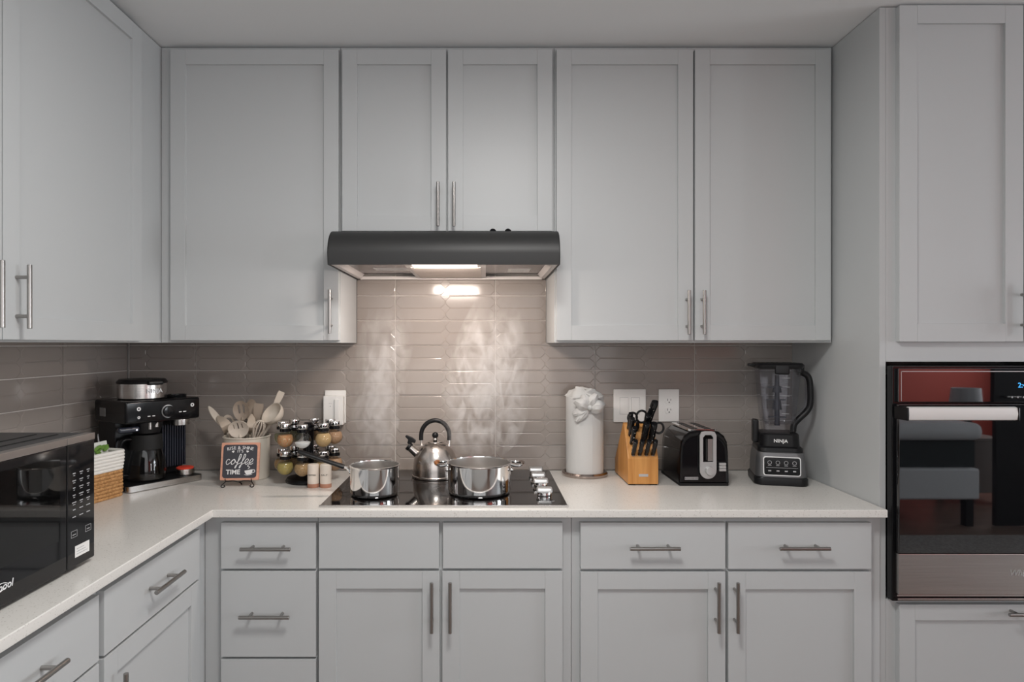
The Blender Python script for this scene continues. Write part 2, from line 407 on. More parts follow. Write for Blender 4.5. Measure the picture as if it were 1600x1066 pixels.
# ------------------------------------------------------------------ cabinets
def handle(parent, cx, cz, vertical, y0=-.02, L=.157):
    b = B(); yb = y0 - .033; r = .0058; s = .048
    if vertical:
        b.cyl((cx, yb, cz - L / 2), (cx, yb, cz + L / 2), r, bev=.001, seg=16)
        for k in (-s, s): b.cyl((cx, yb, cz + k), (cx, y0, cz + k), .0045, seg=12)
    else:
        b.cyl((cx - L / 2, yb, cz), (cx + L / 2, yb, cz), r, bev=.001, seg=16)
        for k in (-s, s): b.cyl((cx + k, yb, cz), (cx + k, y0, cz), .0045, seg=12)
    part('handle', b, NICKEL, parent, label='slim brushed nickel bar handle')
def shaker(name, root, x0, x1, z0, z1, rail=.055, hd=None):
    b = B(); th = .02
    b.box(x0, x0 + rail, -th, 0, z0, z1, .0012); b.box(x1 - rail, x1, -th, 0, z0, z1, .0012)
    b.box(x0 + rail, x1 - rail, -th, 0, z0, z0 + rail, .0006); b.box(x0 + rail, x1 - rail, -th, 0, z1 - rail, z1, .0006)
    d = part(name, b, CAB, root)
    part('panel', B().box(x0 + rail - .002, x1 - rail + .002, -th + .009, -.001, z0 + rail - .002, z1 - rail + .002), CAB, d)
    if hd: handle(d, *hd)
    return d
def slab(name, root, x0, x1, z0, z1, hd=None):
    d = part(name, B().box(x0, x1, -.02, 0, z0, z1, .0014), CAB, root)
    if hd: handle(d, *hd)
    return d
DU = 2.345                                      # face frames of the wall cabinets
# back wall, left of hood
L0 = -1.168                                     # face frame of the left-wall cabinets
def wall_cab(label, x0, x1, z0, doors, group='white shaker wall cabinets'):
    t = thing('wall_cabinet', label, 'cabinet', (x0, YD(DU), z0), 0, group)
    part('body', B().box(0, x1 - x0, 0, -YD(DU) - .001 if z0 > 1.5 else -YD(DU) - .004, 0, CEIL - .004 - z0, .0012), CAB, t)
    for (p0, p1, q0, q1, h) in doors:
        a0, a1 = PX(p0, 2.325) - x0, PX(p1, 2.325) - x0; c1, c0 = PZ(q0, 2.325) - z0, PZ(q1, 2.325) - z0
        shaker('door', t, a0, a1, c0, c1, .054, (PX(h[0], 2.285) - x0, PZ(h[1], 2.285) - z0, True))
    return t
wall_cab('white shaker wall cabinet with single wide door, left of the range hood', L0 + .001, HX0, UB, [(266, 529, 77, 532, (514, 487))])
wall_cab('short white two-door wall cabinet directly above the range hood', HX0 + .001, HX1 - .001, 1.838, [(534.5, 697, 77, 361, (684, 318)), (700, 863, 77, 361, (709, 318))])
wall_cab('white shaker wall cabinet with two tall doors, right of the range hood', HX1, PAN - .003, UB, [(869.5, 1083, 77, 532, (1078, 488)), (1086, 1298, 77, 532, (1102, 488))])
# left wall upper cabinet (front faces +X): local x runs along world Y
t = thing('wall_cabinet', 'white shaker wall cabinet on the left wall above the microwave', 'cabinet', (L0, YD(.90), UB), PI / 2, 'white shaker wall cabinets')
part('body', B().box(0, DU - .90 - .002 + .30, 0, L0 - LX - .002, 0, CEIL - .004 - UB, .0012), CAB, t)
fd = lambda px, X: -X * F / (VX - px)           # distance at which a plane X shows at column px
d_r, d_m = fd(222, L0 + .02), fd(4, L0 + .02)
hz = PZ(467, 1.66) - UB
shaker('door', t, d_m + .0015 - .90, d_r - .90, .006, CEIL - UB - .022, .057, (d_m + .045 - .90, hz, True))
shaker('door', t, .01, d_m - .0015 - .90, .006, CEIL - UB - .022, .057, (d_m - .045 - .90, hz, True))

# base cabinets on the back wall
DB = 2.06; ZT = .888
def base_cab(label, x0, x1, fronts):
    t = thing('base_cabinet', label, 'cabinet', (x0, YD(DB), 0), 0, 'white base cabinets')
    part('body', B().box(0, x1 - x0, 0, -YD(DB) + .008, .1, ZT, .0012), CAB, t)
    part('toe_kick', B().box(0, x1 - x0, .06, -YD(DB), 0, .099), CAB, t)
    for kind, p0, p1, q0, q1, h in fronts:
        a0, a1 = PX(p0, 2.04) - x0, PX(p1, 2.04) - x0; c1 = PZ(q0, 2.04); c0 = PZ(q1, 2.04) if q1 else .115
        hd = (PX(h[0], 2.0) - x0, PZ(h[1], 2.0), h[2]) if h else None
        (slab if kind != 'door' else shaker)(kind, t, a0, a1, c0, c1, **({'hd': hd}))
    return t
BL = -.887
XB1, XB2 = PX(495.5, 2.05), PX(893, 2.05)
base_cab('white base cabinet with a stack of three drawers beside the corner', BL + .001, XB1, [
    ('drawer', 345, 493.5, 817, 889, (413, 860, False)), ('drawer', 345, 493.5, 893, 1027, (411, 967, False)), ('drawer', 345, 493.5, 1031, None, (411, 1140, False))])
base_cab('white base cabinet below the cooktop with two handleless false drawer fronts', XB1 + .001, XB2, [
    ('drawer_front', 498, 686, 817, 888.5, None), ('drawer_front', 692, 879, 817, 888.5, None),
    ('door', 498, 687, 893, None, (674, 952, True)), ('door', 691, 879, 893, None, (703, 952, True))])
base_cab('white base cabinet with two drawers and two doors below the toaster', XB2 + .001, PAN - .002, [
    ('drawer', 907, 1133.5, 817, 889.5, (1025, 859, False)), ('drawer', 1138, 1362, 817, 889.5, (1260, 859, False)),
    ('door', 907, 1133.5, 894, None, (1125, 952, True)), ('door', 1138, 1362, 894, None, (1155, 952, True))])
# base cabinet under the left worktop
t = thing('base_cabinet', 'white base cabinet along the left wall under the microwave', 'cabinet', (BL, YD(.9), 0), PI / 2, 'white base cabinets')
dw = BL - LX
part('body', B().box(0, 2.64 - .9, 0, dw - .001, .1, ZT, .0012), CAB, t)
part('toe_kick', B().box(0, 1.1, .06, dw - .01, 0, .099), CAB, t)
g0, g1, g2 = fd(312, BL + .02) - .9, fd(163, BL + .02) - .9, fd(155, BL + .02) - .9
slab('drawer', t, g1, g0, .7175, .867, hd=((g0 + g1) / 2, .797, False))
slab('drawer', t, .02, g2, .7175, .867, hd=((.02 + g2) / 2 + .03, .797, False))
shaker('door', t, g1, g0, .115, .711, .055, (g1 + .03, .585, True))
shaker('door', t, .02, g2, .115, .711, .055, (g2 - .03, .585, True))

# worktop: one continuous L
cx = PX(332, 2.016)
b = B().prism([(LX + .003, YD(.86)), (cx, YD(.86)), (cx, YD(2.016)), (PAN - .004, YD(2.016)), (PAN - .004, -.003), (LX + .003, -.003)], 'xy', .890, CT, .003)
o = tag(part('countertop', b, QUARTZ, None), 'L-shaped off-white speckled quartz countertop along both walls', 'countertop')

# tall oven cabinet
OC = 1.712; PW = 2 * (OC - PAN); DP = 2.066
OZ0, OZ1 = PZ(941, 2.03), PZ(572, 2.03)
t = thing('oven_cabinet', 'tall white cabinet housing the wall oven, with doors above it', 'cabinet', (PAN, YD(DP), 0), 0)
dep = -YD(DP) + .010
b = B(); b.box(0, .02, 0, dep, 0, CEIL - .003, .001); b.box(PW - .02, PW, 0, dep, 0, CEIL - .003, .001)
b.box(.0205, PW - .0205, 0, dep, OZ1 + .012, CEIL - .003, .001); b.box(.0205, PW - .0205, 0, dep, .1, OZ0 - .004, .001)
part('body', b, CAB, t)
zt, zb = PZ(8, 2.046), PZ(534, 2.046)
xl, xm = PX(1405.5, 2.046) - PAN, OC - PAN - .002
shaker('door', t, xl, xm, zb, zt, .057, (xm - .006 - .0, PZ(483, 2.0), True))
shaker('door', t, xm + .004, PW - xl, zb, zt, .057, (xm + .045, PZ(483, 2.0), True))
shaker('drawer', t, xl, PW - xl, .2, PZ(945, 2.046), .05, (OC - PAN + .005, PZ(964, 2.0), False))

# ------------------------------------------------------------------ wall oven
ow = 2 * (OC - PX(1396, 2.03)); ox = OC - ow / 2
t = thing('wall_oven', 'built-in black glass wall oven with stainless lower band', 'oven', (ox, YD(2.066), OZ0), 0)
zz = lambda py: PZ(py, 2.02) - OZ0
H = OZ1 - OZ0
b = B().box(.0, ow, -.03, -.001, 0, H, .003); b.box(.03, ow - .03, 0, .52, .03, H - .03)
part('body', b, BLKG, t)
part('control_panel', B().box(.012, ow - .012, -.042, -.0305, zz(629), zz(576), .002), OVENG, t)
tr = B(); tr.box(.02, ow - .02, -.0425, -.0422, zz(581.2), zz(580)); tr.box(.02, .0215, -.0425, -.0422, zz(627), zz(580))
part('panel_outline', tr, GREYSIL, t)
text('clock_digits', '2:45', .022, BLUELED, t, (PX(1592, 2.02) - ox, -.0424, zz(602.5)), align='LEFT')
ik = B()
for k in range(-3, 4): ik.cyl((ow / 2 + k * .018 - .002, -.0424, zz(621)), (ow / 2 + k * .018 - .002, -.0426, zz(621)), .0028, seg=14)
part('touch_icons', ik, GREYP, t)
door = part('door', B().box(.008, ow - .008, -.050, -.0305, zz(865), zz(631.5), .003), OVENG, t)
hx0, hx1 = PX(1417, 1.965) - ox, PX(1586, 1.965) - ox
hb = B().loft([[(x, -.101 + dy, zz(649) + .011 + dz) for dy, dz in ((0, -.021), (-.009, -.018), (-.012, 0), (-.009, .018), (0, .021), (.004, .018), (.004, -.018))] for x in (hx0, hx1)])
part('handle', hb, mat('satin_aluminium', (.74, .73, .71), .5, .35), door)
for xa in (hx0 - .006, hx1 + .0005): part('handle_bracket', B().box(xa, xa + .0055, -.113, -.05, zz(649) - .010, zz(649) + .030, .002), BLKG, door)
band = part('steel_band', B().box(.008, ow - .008, -.050, -.0305, zz(929), zz(865.5), .002), STEEL, t)
text('logo_lettering', 'Whirlpool', .026, GREYSIL, band, (PX(1577, 2.015) - ox, -.0505, zz(895)), shear=.25, align='LEFT')
lg = B().tube(catmull([(ow / 2 + .045, -.0506, zz(897)), (ow / 2 + .01, -.0506, zz(892)), (ow / 2 - .03, -.0506, zz(897)), (ow / 2 - .005, -.0506, zz(903)), (ow / 2 + .03, -.0506, zz(898))], 6), .0007, 6)
part('logo_swirl', lg, GREYSIL, band)
vb = B(); vb.box(.012, ow - .012, -.036, -.0302, zz(934.5), zz(931.5), .001); vb.box(.012, ow - .012, -.040, -.0302, zz(940), zz(936.5), .001)
part('vent_trim', vb, STEEL, t)

# ------------------------------------------------------------------ range hood
hx0, hx1 = HX0 + .004, HX1 - .004; hw = hx1 - hx0
t = thing('range_hood', 'dark grey under-cabinet range hood with lit underside', 'range hood', (hx0, 0, 1.695), 0)
def hp_(D, z): return (YD(D), z - 1.695)
arc = [hp_(2.128 + .095 * (1 - math.cos(PI / 2 * k / 8)), 1.733 + .086 * math.sin(PI / 2 * k / 8)) for k in range(9)]
outer = [hp_(2.134, 1.695)] + arc + [hp_(2.34, 1.8335), hp_(2.64, 1.8335), ]
inner = [hp_(2.64, 1.829), hp_(2.34, 1.829)] + [(y + .004, z - .003) for y, z in reversed(arc)] + [hp_(2.139, 1.695)]
shell = B()
n = len(outer)
poly = outer + inner
shell.prism(poly, 'yz', 0, hw)
for a, bq in ((0, .003), (hw - .003, hw)):
    shell.prism(outer + [hp_(2.64, 1.695)], 'yz', a, bq)
part('shell', shell, HOODM, t)
rim = B(); rim.box(.0035, .016, YD(2.145), YD(2.63), .003, .012, .001); rim.box(hw - .016, hw - .0035, YD(2.145), YD(2.63), .003, .012, .001)
rim.box(.0165, hw - .0165, YD(2.615), YD(2.63), -.001, .012, .001)
part('bottom_rim', rim, HOODRIM, t)
for pf in ([(.0165, .003), (.0205, .003), (.034, .0195), (.030, .0195)], [(hw - .0205, .003), (hw - .0165, .003), (hw - .030, .0195), (hw - .034, .0195)]):
    part('inner_flange', B().prism(pf, 'xz', YD(2.16), YD(2.61)), HOODRIM, t)
part('underside_pan', B().box(.02, hw - .02, YD(2.15), YD(2.613), .020, .024), HOODIN, t)
hcx = HOODX - hx0
fl = part('filter_housing', B().box(hcx - .14, hcx + .14, YD(2.155), YD(2.60), .006, .0198, .002), HOODRIM, t)
part('filter', B().box(hcx - .122, hcx + .122, YD(2.245), YD(2.585), .0015, .0058, .001), FILTER, fl)
part('lamp_lens', B().box(hcx - .11, hcx + .11, YD(2.165), YD(2.238), .0010, .0058, .002), LENS, fl)
for a0, a1, D0, D1 in ((.105, .235, 2.40, 2.47), (hw - .16, hw - .075, 2.42, 2.54)):
    st = part('warning_sticker', B().box(a0, a1, YD(D0), YD(D1), .0192, .0198), WHITE, t)
    ln = B()
    for k in range(4):
        yy = YD(D0 + (D1 - D0) * (k + 1) / 5); ln.box(a0 + .012, a1 - .012 - .01 * (k % 2), yy - .002, yy + .002, .0188, .0191)
    part('print_lines', ln, GREYP, st)
kb = B()
for px in (770, 793.5):
    x = PX(px, 2.235) - hx0
    part('push_button', B().cyl((x, YD(2.236), .1165), (x, YD(2.216), .1245), .0115, seg=20, bev=.002), BLKG, t)

# ------------------------------------------------------------------ cooktop
DC0, DC1 = 2.045, 2.622
kx0, kx1 = PX(498, DC0), PX(888.5, DC0)
t = thing('cooktop', 'black ceramic glass cooktop with side knobs set into the countertop', 'cooktop', ((kx0 + kx1) / 2, YD(DC0), CT), 0)
kw = kx1 - kx0; kd = DC1 - DC0
part('glass', B().box(-kw / 2 + .002, kw / 2 - .002, .008, kd, .0005, .006, .0015), CERAN, t)
part('trim', B().box(-kw / 2, kw / 2, 0, .0078, .0004, .0068, .001), STEEL, t)
kc = (kx0 + kx1) / 2
for by, D in ((738, 2.545), (750, 2.44), (759, 2.33), (775, 2.185)):
    x = .207 - kc; y = D - DC0
    k = part('knob', B().lathe([(0, .0062), (.024, .0062), (.025, .010), (.024, .020), (.0, .020)], c=(x, y, 0), seg=28), CHROME, t)
    g = B().loft([ring(rrect(x, y, .026, .020, .006, 3), .0205), ring(rrect(x, y, .0262, .018, .006, 3), .028), ring(rrect(x, y, .025, .013, .006, 3), .033)])
    part('grip', g, GREYSIL, k)
text('cooktop_lettering', 'Whirlpool', .012, GREYP, t, (.207 - kc, .06, .0062), rot=(0, 0, 0), ext=.0002, shear=.2)
br = B()
for x, y, r in ((-.28, .20, .10), (-.06, .40, .09), (.07, .22, .125), (-.28, .44, .07)):
    for rr in (r, r - .012):
        br.lathe([(rr, .0061), (rr + .0012, .0061), (rr + .0012, .00625), (rr, .00625), (rr, .0061)], c=(x, y, 0), seg=48)
part('burner_rings', br, mat('burner_print', (.035, .033, .033), .3), t)
ZC = CT + .0062

# ------------------------------------------------------------------ saucepan, stock pot, kettle
def pot(root, r, h, th=.0025):
    body = B().lathe([(0, 0), (r - .012, 0), (r - .004, .004), (r, .014), (r, h - .006), (r + .003, h - .001), (r + .003, h), (r - .001, h + .0005), (r - th + .001, h - .002)], seg=64)
    part('pan_body', body, CHROME, root)
    part('interior', B().lathe([(r - th + .001, h - .0015), (r - th, h - .004), (r - th, .012), (r - .014, .005), (0, .005)], seg=64), POTIN, root)
t = thing('saucepan', 'small polished steel saucepan with long black handle on the cooktop', 'saucepan', (PX(585.5, 2.2), YD(2.2), ZC), 0)
pot(t, .0825, .102)
a = Vector((-.0815, -.003, .086)); dr = Vector((-.93, -.02, .32)).normalized()
part('handle_bracket', B().tube([a + Vector((.002, 0, -.012)), a + dr * .012, a + dr * .03], [.009, .008, .007], 10, flat=(1, .6)), CHROME, t)
part('handle', B().tube([a + dr * s for s in (.022, .03, .06, .11, .16, .185, .19)], [.0085, .0105, .0095, .0098, .0105, .009, .004], 14, flat=(1.15, .8)), BLK, t)
rv = B()
for s in (-.012, .012): rv.sphere((-.083, s, .076), .004, 10, 6)
part('rivets', rv, CHROME, t)
t = thing('stock_pot', 'wide polished steel stock pot with two loop handles beside the kettle', 'pot', (PX(749, 2.23), YD(2.23), ZC), 0)
pot(t, .109, .105)
for s in (-1, 1):
    lp = catmull([(s * .107, -.035, .102), (s * .130, -.038, .098), (s * .147, -.02, .102), (s * .151, 0, .103), (s * .147, .02, .102), (s * .130, .038, .098), (s * .107, .035, .102)], 5)
    hd = part('loop_handle', B().tube(lp, .0045, 8), CHROME, t)
    part('grip', B().tube(catmull([(s * .1425, -.026, .1008), (s * .148, -.017, .1023), (s * .151, 0, .103), (s * .148, .017, .1023), (s * .1425, .026, .1008)], 5), .0062, 10), COPPER if s < 0 else BRONZE, hd)
    rv = B()
    for q in (-.035, .035): rv.sphere((s * .1095, q, .084), .006, 10, 6)
    part('rivets', rv, CHROME, t)
t = thing('kettle', 'brushed steel domed whistling kettle with black arched handle', 'kettle', (PX(680, 2.5), YD(2.5), ZC), 0)
R = .088
prof = [(0, 0), (R - .004, 0), (R + .001, .002), (R + .001, .008), (R - .001, .010), (R - .002, .03), (.0845, .055), (.078, .08), (.067, .102), (.052, .119), (.036, .129), (.030, .1315)]
part('body', B().lathe(prof + [(0, .1315)], seg=64), KETTLE, t)
lid = part('lid', B().lathe([(.030, .1318), (.029, .134), (.018, .139), (.010, .142), (.007, .150), (0, .150)], seg=40), KETTLE, t)
part('knob', B().sphere((0, 0, .1585), .0125, 20, 12), BLK, lid)
ha = [(.0545 * math.cos(PI * k / 16), 0, .158 + .058 * math.sin(PI * k / 16)) for k in range(17)]
part('handle', B().tube([(.0545, 0, .140)] + ha + [(-.0545, 0, .140)], .0085, 14), BLK, t)
part('handle_posts', B().cyl((.053, 0, .112), (.0545, 0, .142), .0035, seg=10).cyl((-.053, 0, .112), (-.0545, 0, .142), .0035, seg=10), CHROME, t)
part('spout', B().cyl((-.068, 0, .085), (-.098, 0, .112), .016, .0145, seg=24), KETTLE, t)
wh = part('whistle_cap', B().cyl((-.096, 0, .110), (-.106, 0, .119), .0165, .0165, seg=24, bev=.003), BLK, t)
part('whistle_lever', B().prism([(-.098, .122), (-.088, .132), (-.078, .128), (-.074, .138), (-.088, .150), (-.112, .160), (-.116, .154), (-.104, .142), (-.108, .128)], 'xz', -.008, .008, .002), BLK, wh)

# ------------------------------------------------------------------ wall plates
def plate(name, label, cat, p0, p1, q0, q1):
    x0, x1 = PX(p0, BACK), PX(p1, BACK); z1, z0 = PZ(q0, BACK), PZ(q1, BACK)
    t = thing(name, label, cat, ((x0 + x1) / 2, -.0024, (z0 + z1) / 2), 0)
    hx, hz = (x1 - x0) / 2, (z1 - z0) / 2
    part('plate', B().box(-hx, hx, -.006, 0, -hz, hz, .003, 3), WHITE, t)
    return t, hx, hz
def socket(t, z, y=-.0062):
    s = part('socket', B().loft([[(p, y, z + q) for p, q in rrect(0, 0, .0165, .0145, .010)], [(p, y - .0012, z + q) for p, q in rrect(0, 0, .016, .014, .010)]]), WHITE, t)
    h = B(); h.box(-.0075, -.0055, y - .0016, y - .001, z - .001, z + .008); h.box(.0055, .0075, y - .0016, y - .001, z, z + .007); h.cyl((0, y - .001, z - .007), (0, y - .0016, z - .007), .0026, seg=12)
    part('slots', h, DARKHOLE, s)
t, hx, hz = plate('light_switch', 'white double rocker light switch plate behind the knife block', 'light switch', 958, 1008.5, 608, 660)
for s in (-1, 1):
    part('rocker_gap', B().box(s * .023 - .0176, s * .023 + .0176, -.0064, -.0058, -.0345, .0345), GREYP, t)
    part('rocker', B().prism([(-.006, -.033), (-.0075, -.033), (-.0105, .0), (-.0075, .033), (-.006, .033)], 'yz', s * .023 - .0165, s * .023 + .0165), WHITE, t)
t, hx, hz = plate('power_outlet', 'white duplex outlet plate between switch and toaster', 'outlet', 1028.5, 1060.5, 608, 659)
socket(t, .02); socket(t, -.02)
t, hx, hz = plate('power_outlet', 'white outlet plate with plug-in device above the spice rack', 'outlet', 508, 541, 610, 661)
t2 = thing('plug_in_device', 'white plug-in device on the outlet above the spice rack', 'plug', (t.location.x, -.0088, t.location.z), 0)
part('body', B().box(-hx + .002, hx - .004, -.034, 0, -hz - .004, hz - .020, .004, 3), WHITE, t2)
part('cord_guide', B().box(.006, .026, -.042, -.0345, -hz - .020, hz - .032, .003), WHITE, t2)
part('indicator', B().cyl((-.012, -.034, .005), (-.012, -.0348, .005), .002, seg=12), GREYP, t2)
ic = B()
for k in (-.004, 0, .004): ic.box(-.012 + k - .001, -.012 + k + .001, -.0345, -.034, .016, .018)
part('print', ic, GREYP, t2)

# ------------------------------------------------------------------ microwave (front faces +X)
MX = PX(148, 1.547)
t = thing('microwave', 'black countertop microwave with silver top strip on the left counter', 'microwave', (MX, YD(1.547), CT), PI / 2)
mw, mh, md = .52, .306, .395
part('case', B().box(-mw, 0, .022, md, .010, mh, .004), MWB, t)
cpw = .103
door = part('door', B().box(-mw, -cpw - .0008, 0, .0215, .010, mh - .016, .003), MWG, t)
part('window', B().box(-mw + .05, -cpw - .025, -.0007, -.0001, .085, mh - .035), mat('microwave_window', (.003, .003, .003), .03, ior=1.5), door)
cp = part('control_panel', B().box(-cpw + .0008, 0, 0, .0215, .010, mh - .016, .003), MWG, t)
part('top_strip', B().box(-mw, -cpw - .0008, -.001, .0215, mh - .0155, mh, .001).box(-cpw + .0008, 0, -.001, .0215, mh - .0155, mh, .001), mat('satin_strip', (.46, .42, .40), .35, .9), t)
kp = B()
rnd = random.Random(3)
for r_ in range(7):
    for c_ in range(3):
        xc = -.078 + c_ * .026; z = .222 - r_ * .0165
        wd = rnd.uniform(.004, .008)
        kp.box(xc - wd, xc + wd, -.0004, -.0001, z, z + .0022)
        if r_ < 5: kp.box(xc - wd * .6, xc + wd * .6, -.0004, -.0001, z - .0045, z - .003)
for xc in (-.078, -.026):
    for s in ((-.011, .011, 0, .0008), (-.011, .011, .0142, .015), (-.011, -.0102, 0, .015), (.0102, .011, 0, .015), (-.006, .006, .005, .0068)):
        kp.box(xc + s[0], xc + s[1], -.0004, -.0001, .078 + s[2], .078 + s[3])
part('key_print', kp, GREYP, cp)
stk = part('sticker', B().box(-.075, -.022, -.0006, -.0001, .030, .056), WHITE, cp)
ln = B()
for k in range(3): ln.box(-.07, -.03 - .006 * k, -.0008, -.00065, .036 + k * .006, .0375 + k * .006)
part('print_lines', ln, GREYP, stk)
text('logo_lettering', 'Whirlpool', .0215, PRINT, door, (-.315, -.0006, .047), shear=.2)
part('logo_swirl', B().tube(catmull([(-.28, -.0006, .048), (-.30, -.0006, .055), (-.338, -.0006, .051), (-.32, -.0006, .039), (-.29, -.0006, .043)], 6), .0008, 6), PRINT, door)
vt = B()
for k in range(2): vt.box(-mw + .04, -.04, .06 + k * .05, .066 + k * .05, mh - .001, mh + .0012, .0005)
part('top_ridge', vt, BLKM, t)
for x in (-mw + .03, -.03):
    for y in (.04, md - .04): part('foot', B().cyl((x, y, 0), (x, y, .0102), .012, seg=16), BLKM, t)

# ------------------------------------------------------------------ rope basket with packets
bh = .158
t = thing('rope_basket', 'white and jute rope storage basket between microwave and coffee machine', 'basket', (-1.334, YD(2.126), CT), math.radians(-14))
hxb, hyb = .088, .122
def coil(z0, z1, n, grow):
    b = B(); dz = (z1 - z0) / n
    for k in range(n):
        z = z0 + dz * (k + .5); g = grow(z)
        b.tube([(x, y, z) for x, y in rrect(0, 0, hxb - .005 + g, hyb - .005 + g, .022, 5)], dz * .56, 8, closed=True)
    return b
gr = lambda z: .004 * math.sin(z * 60) * .3 + z * .03 - .006
part('jute_side', coil(0, .092, 8, gr), ROPEB, t)
part('white_side', coil(.092, bh, 6, gr), ROPEW, t)
part('bottom', B().loft([ring(rrect(0, 0, hxb - .012, hyb - .012, .02), .002), ring(rrect(0, 0, hxb - .012, hyb - .012, .02), .008)]), ROPEB, t)
for i, (dx, dy, rz, lab, mm) in enumerate(((.035, .050, .3, 'white snack packet with green leaf print standing in the rope basket', GREEN), (-.03, -.02, -.2, 'pale grey-green packet standing in the rope basket', PACK))):
    pk = thing('snack_packet', lab, 'packet', (t.location.x + dx, t.location.y + dy, CT + .0085), 1.2 + rz, 'packets in the basket')
    part('pouch', B().loft([ring(rrect(0, 0, .045, hy_, .006, 3), z) for hy_, z in ((.012, 0), (.018, .04), (.016, .11), (.008, .160), (.003, .178 + .004 * i))]), PACK, pk)
    lf = B(); rnd = random.Random(i)
    for k in range(7):
        x, z, r_ = rnd.uniform(-.035, .035), rnd.uniform(.115, .165), rnd.uniform(.008, .014)
        lf.loft([[(x + r_ * 1.3 * math.cos(a * PI / 4), -.012, z + r_ * .7 * math.sin(a * PI / 4 + .6)) for a in range(8)], [(x + r_ * 1.3 * math.cos(a * PI / 4), -.0165, z + r_ * .7 * math.sin(a * PI / 4 + .6)) for a in range(8)]])
    part('leaf_print', lf, GREEN if i == 0 else PACK, pk)

# ------------------------------------------------------------------ coffee machine
A_ = Vector((PX(200, 2.23), YD(2.23))); B_ = Vector((PX(317, 2.463), YD(2.463)))
ang = math.atan2((B_ - A_).y, (B_ - A_).x); W = (B_ - A_).length
t = thing('coffee_machine', 'black and steel coffee machine with glass carafe in the corner', 'coffee machine', (A_.x, A_.y, CT), ang)
part('base', B().box(.002, W - .002, .003, .225, .002, .024, .004), BLK, t)
part('base_strip', B().loft([ring(rrect(W / 2, .014, W / 2, .014, .012), z) for z in (.002, .022)]), STEEL, t)
part('tower', B().box(.012, W - .012, .115, .235, .0245, .24, .006), BLK, t)
head = part('head', B().box(.0, W, .018, .237, .236, .316, .008, 3), BLKG, t)
part('head_side_plate', B().box(-.0012, .001, .155, .195, .258, .288, .0005), mat('dark_grey_label', (.16, .16, .16), .5), head)
dk = part('brew_dial', B().cyl((.152, .0175, .272), (.152, .004, .272), .021, seg=32, bev=.002), BLKG, head)
part('dial_ring', B().lathe([(.0205, 0), (.0235, 0), (.0235, .003), (.0205, .003), (.0205, 0)], seg=40, M=Matrix.Translation((.152, .0172, .272)) @ Matrix.Rotation(PI / 2, 4, 'X')), GREYSIL, head)
bt = B()
for x, z, r_ in ((.046, .288, .007), (.046, .258, .005), (.248, .288, .007)):
    bt.lathe([(r_ * .45, 0), (r_, 0), (r_, .002), (r_ * .45, .002), (r_ * .45, 0)], seg=20, M=Matrix.Translation((x, .0175, z)) @ Matrix.Rotation(PI / 2, 4, 'X'))
for x0, x1, z in ((.078, .088, .258), (.095, .105, .258), (.196, .206, .264), (.212, .224, .264)): bt.box(x0, x1, .0168, .0176, z, z + .003)
part('front_buttons', bt, PRINT, head)
part('indicator_light', B().cyl((.046, .03, .214), (.046, .0285, .214), .003, seg=12), WHITELED, t)
hop = part('bean_hopper', B().lathe([(0, .317), (.080, .317), (.083, .320), (.083, .372), (0, .372)], c=(.122, .135, 0), seg=56), STEEL, t)
part('hopper_lid', B().lathe([(0, .3725), (.085, .3725), (.086, .379), (.078, .388), (.03, .391), (0, .391)], c=(.122, .135, 0), seg=56), BLK, hop)
part('hopper_tab', B().box(.095, .150, .038, .062, .368, .383, .005), BLK, hop)
text('logo_lettering', 'NINJA', .022, GREYSIL, hop, (.122, .0515, .346), ext=.0012)
part('cup_tray', B().lathe([(0, .3165), (.035, .3165), (.036, .325), (.033, .325), (.032, .319), (0, .319)], c=(.235, .10, 0), seg=32), BLKG, head)
part('portafilter_ring', B().cyl((.222, .055, .214), (.222, .055, .2355), .034, seg=36, bev=.001), STEEL, t)
part('brew_basket', B().lathe([(0, .196), (.045, .196), (.056, .234), (.056, .2355), (0, .2355)], c=(.105, .075, 0), seg=40), BLK, t)
part('brew_handle', B().box(-.012, .062, .035, .06, .205, .225, .008, 3), BLUEP, t)
part('spigot', B().cyl((.09, .024, .212), (.09, .024, .2355), .006, seg=16).cyl((.115, .03, .218), (.115, .03, .2355), .010, seg=16), STEEL, t)
rb = B()
for k in range(10):
    x = .180 + k * .0098; rb.box(x, x + .0062, .102, .1145, .05, .212, .0025)
part('ribbed_column', rb, BLUEP, t)
ca = thing('coffee_carafe', 'glass coffee carafe with black collar standing in the coffee machine', 'carafe', (0, 0, 0), 0)
cl = Vector((.105, .078)); ca.location = (A_.x + math.cos(ang) * cl.x - math.sin(ang) * cl.y, A_.y + math.sin(ang) * cl.x + math.cos(ang) * cl.y, CT + .0245); ca.rotation_euler = (0, 0, ang)
part('glass', B().lathe([(0, 0), (.060, 0), (.068, .006), (.070, .03), (.064, .075), (.055, .112), (.0535, .112), (.062, .075), (.068, .03), (.065, .007), (0, .003)], seg=56), CARAFE, ca)
part('collar', B().lathe([(0, .165), (.05, .165), (.054, .160), (.057, .113), (.0555, .112), (0, .112)], seg=48), BLKM, ca)
part('handle', B().tube(catmull([(-.05, .005, .150), (-.078, .008, .150), (-.090, .010, .12), (-.092, .010, .06), (-.086, .008, .028), (-.066, .005, .024)], 5), .009, 12, flat=(1.3, .8)), BLK, ca)
tm = thing('coffee_tamper', 'steel tamper with red top on the coffee machine base', 'tamper', (0, 0, 0), 0)
cl = Vector((.238, .048)); tm.location = (A_.x + math.cos(ang) * cl.x - math.sin(ang) * cl.y, A_.y + math.sin(ang) * cl.x + math.cos(ang) * cl.y, CT + .0245)
part('steel_cup', B().cyl((0, 0, 0), (0, 0, .022), .033, seg=40, bev=.002), STEEL, tm)
part('red_top', B().lathe([(0, .0222), (.030, .0222), (.031, .026), (.026, .0285), (0, .027)], seg=40), RED, tm)
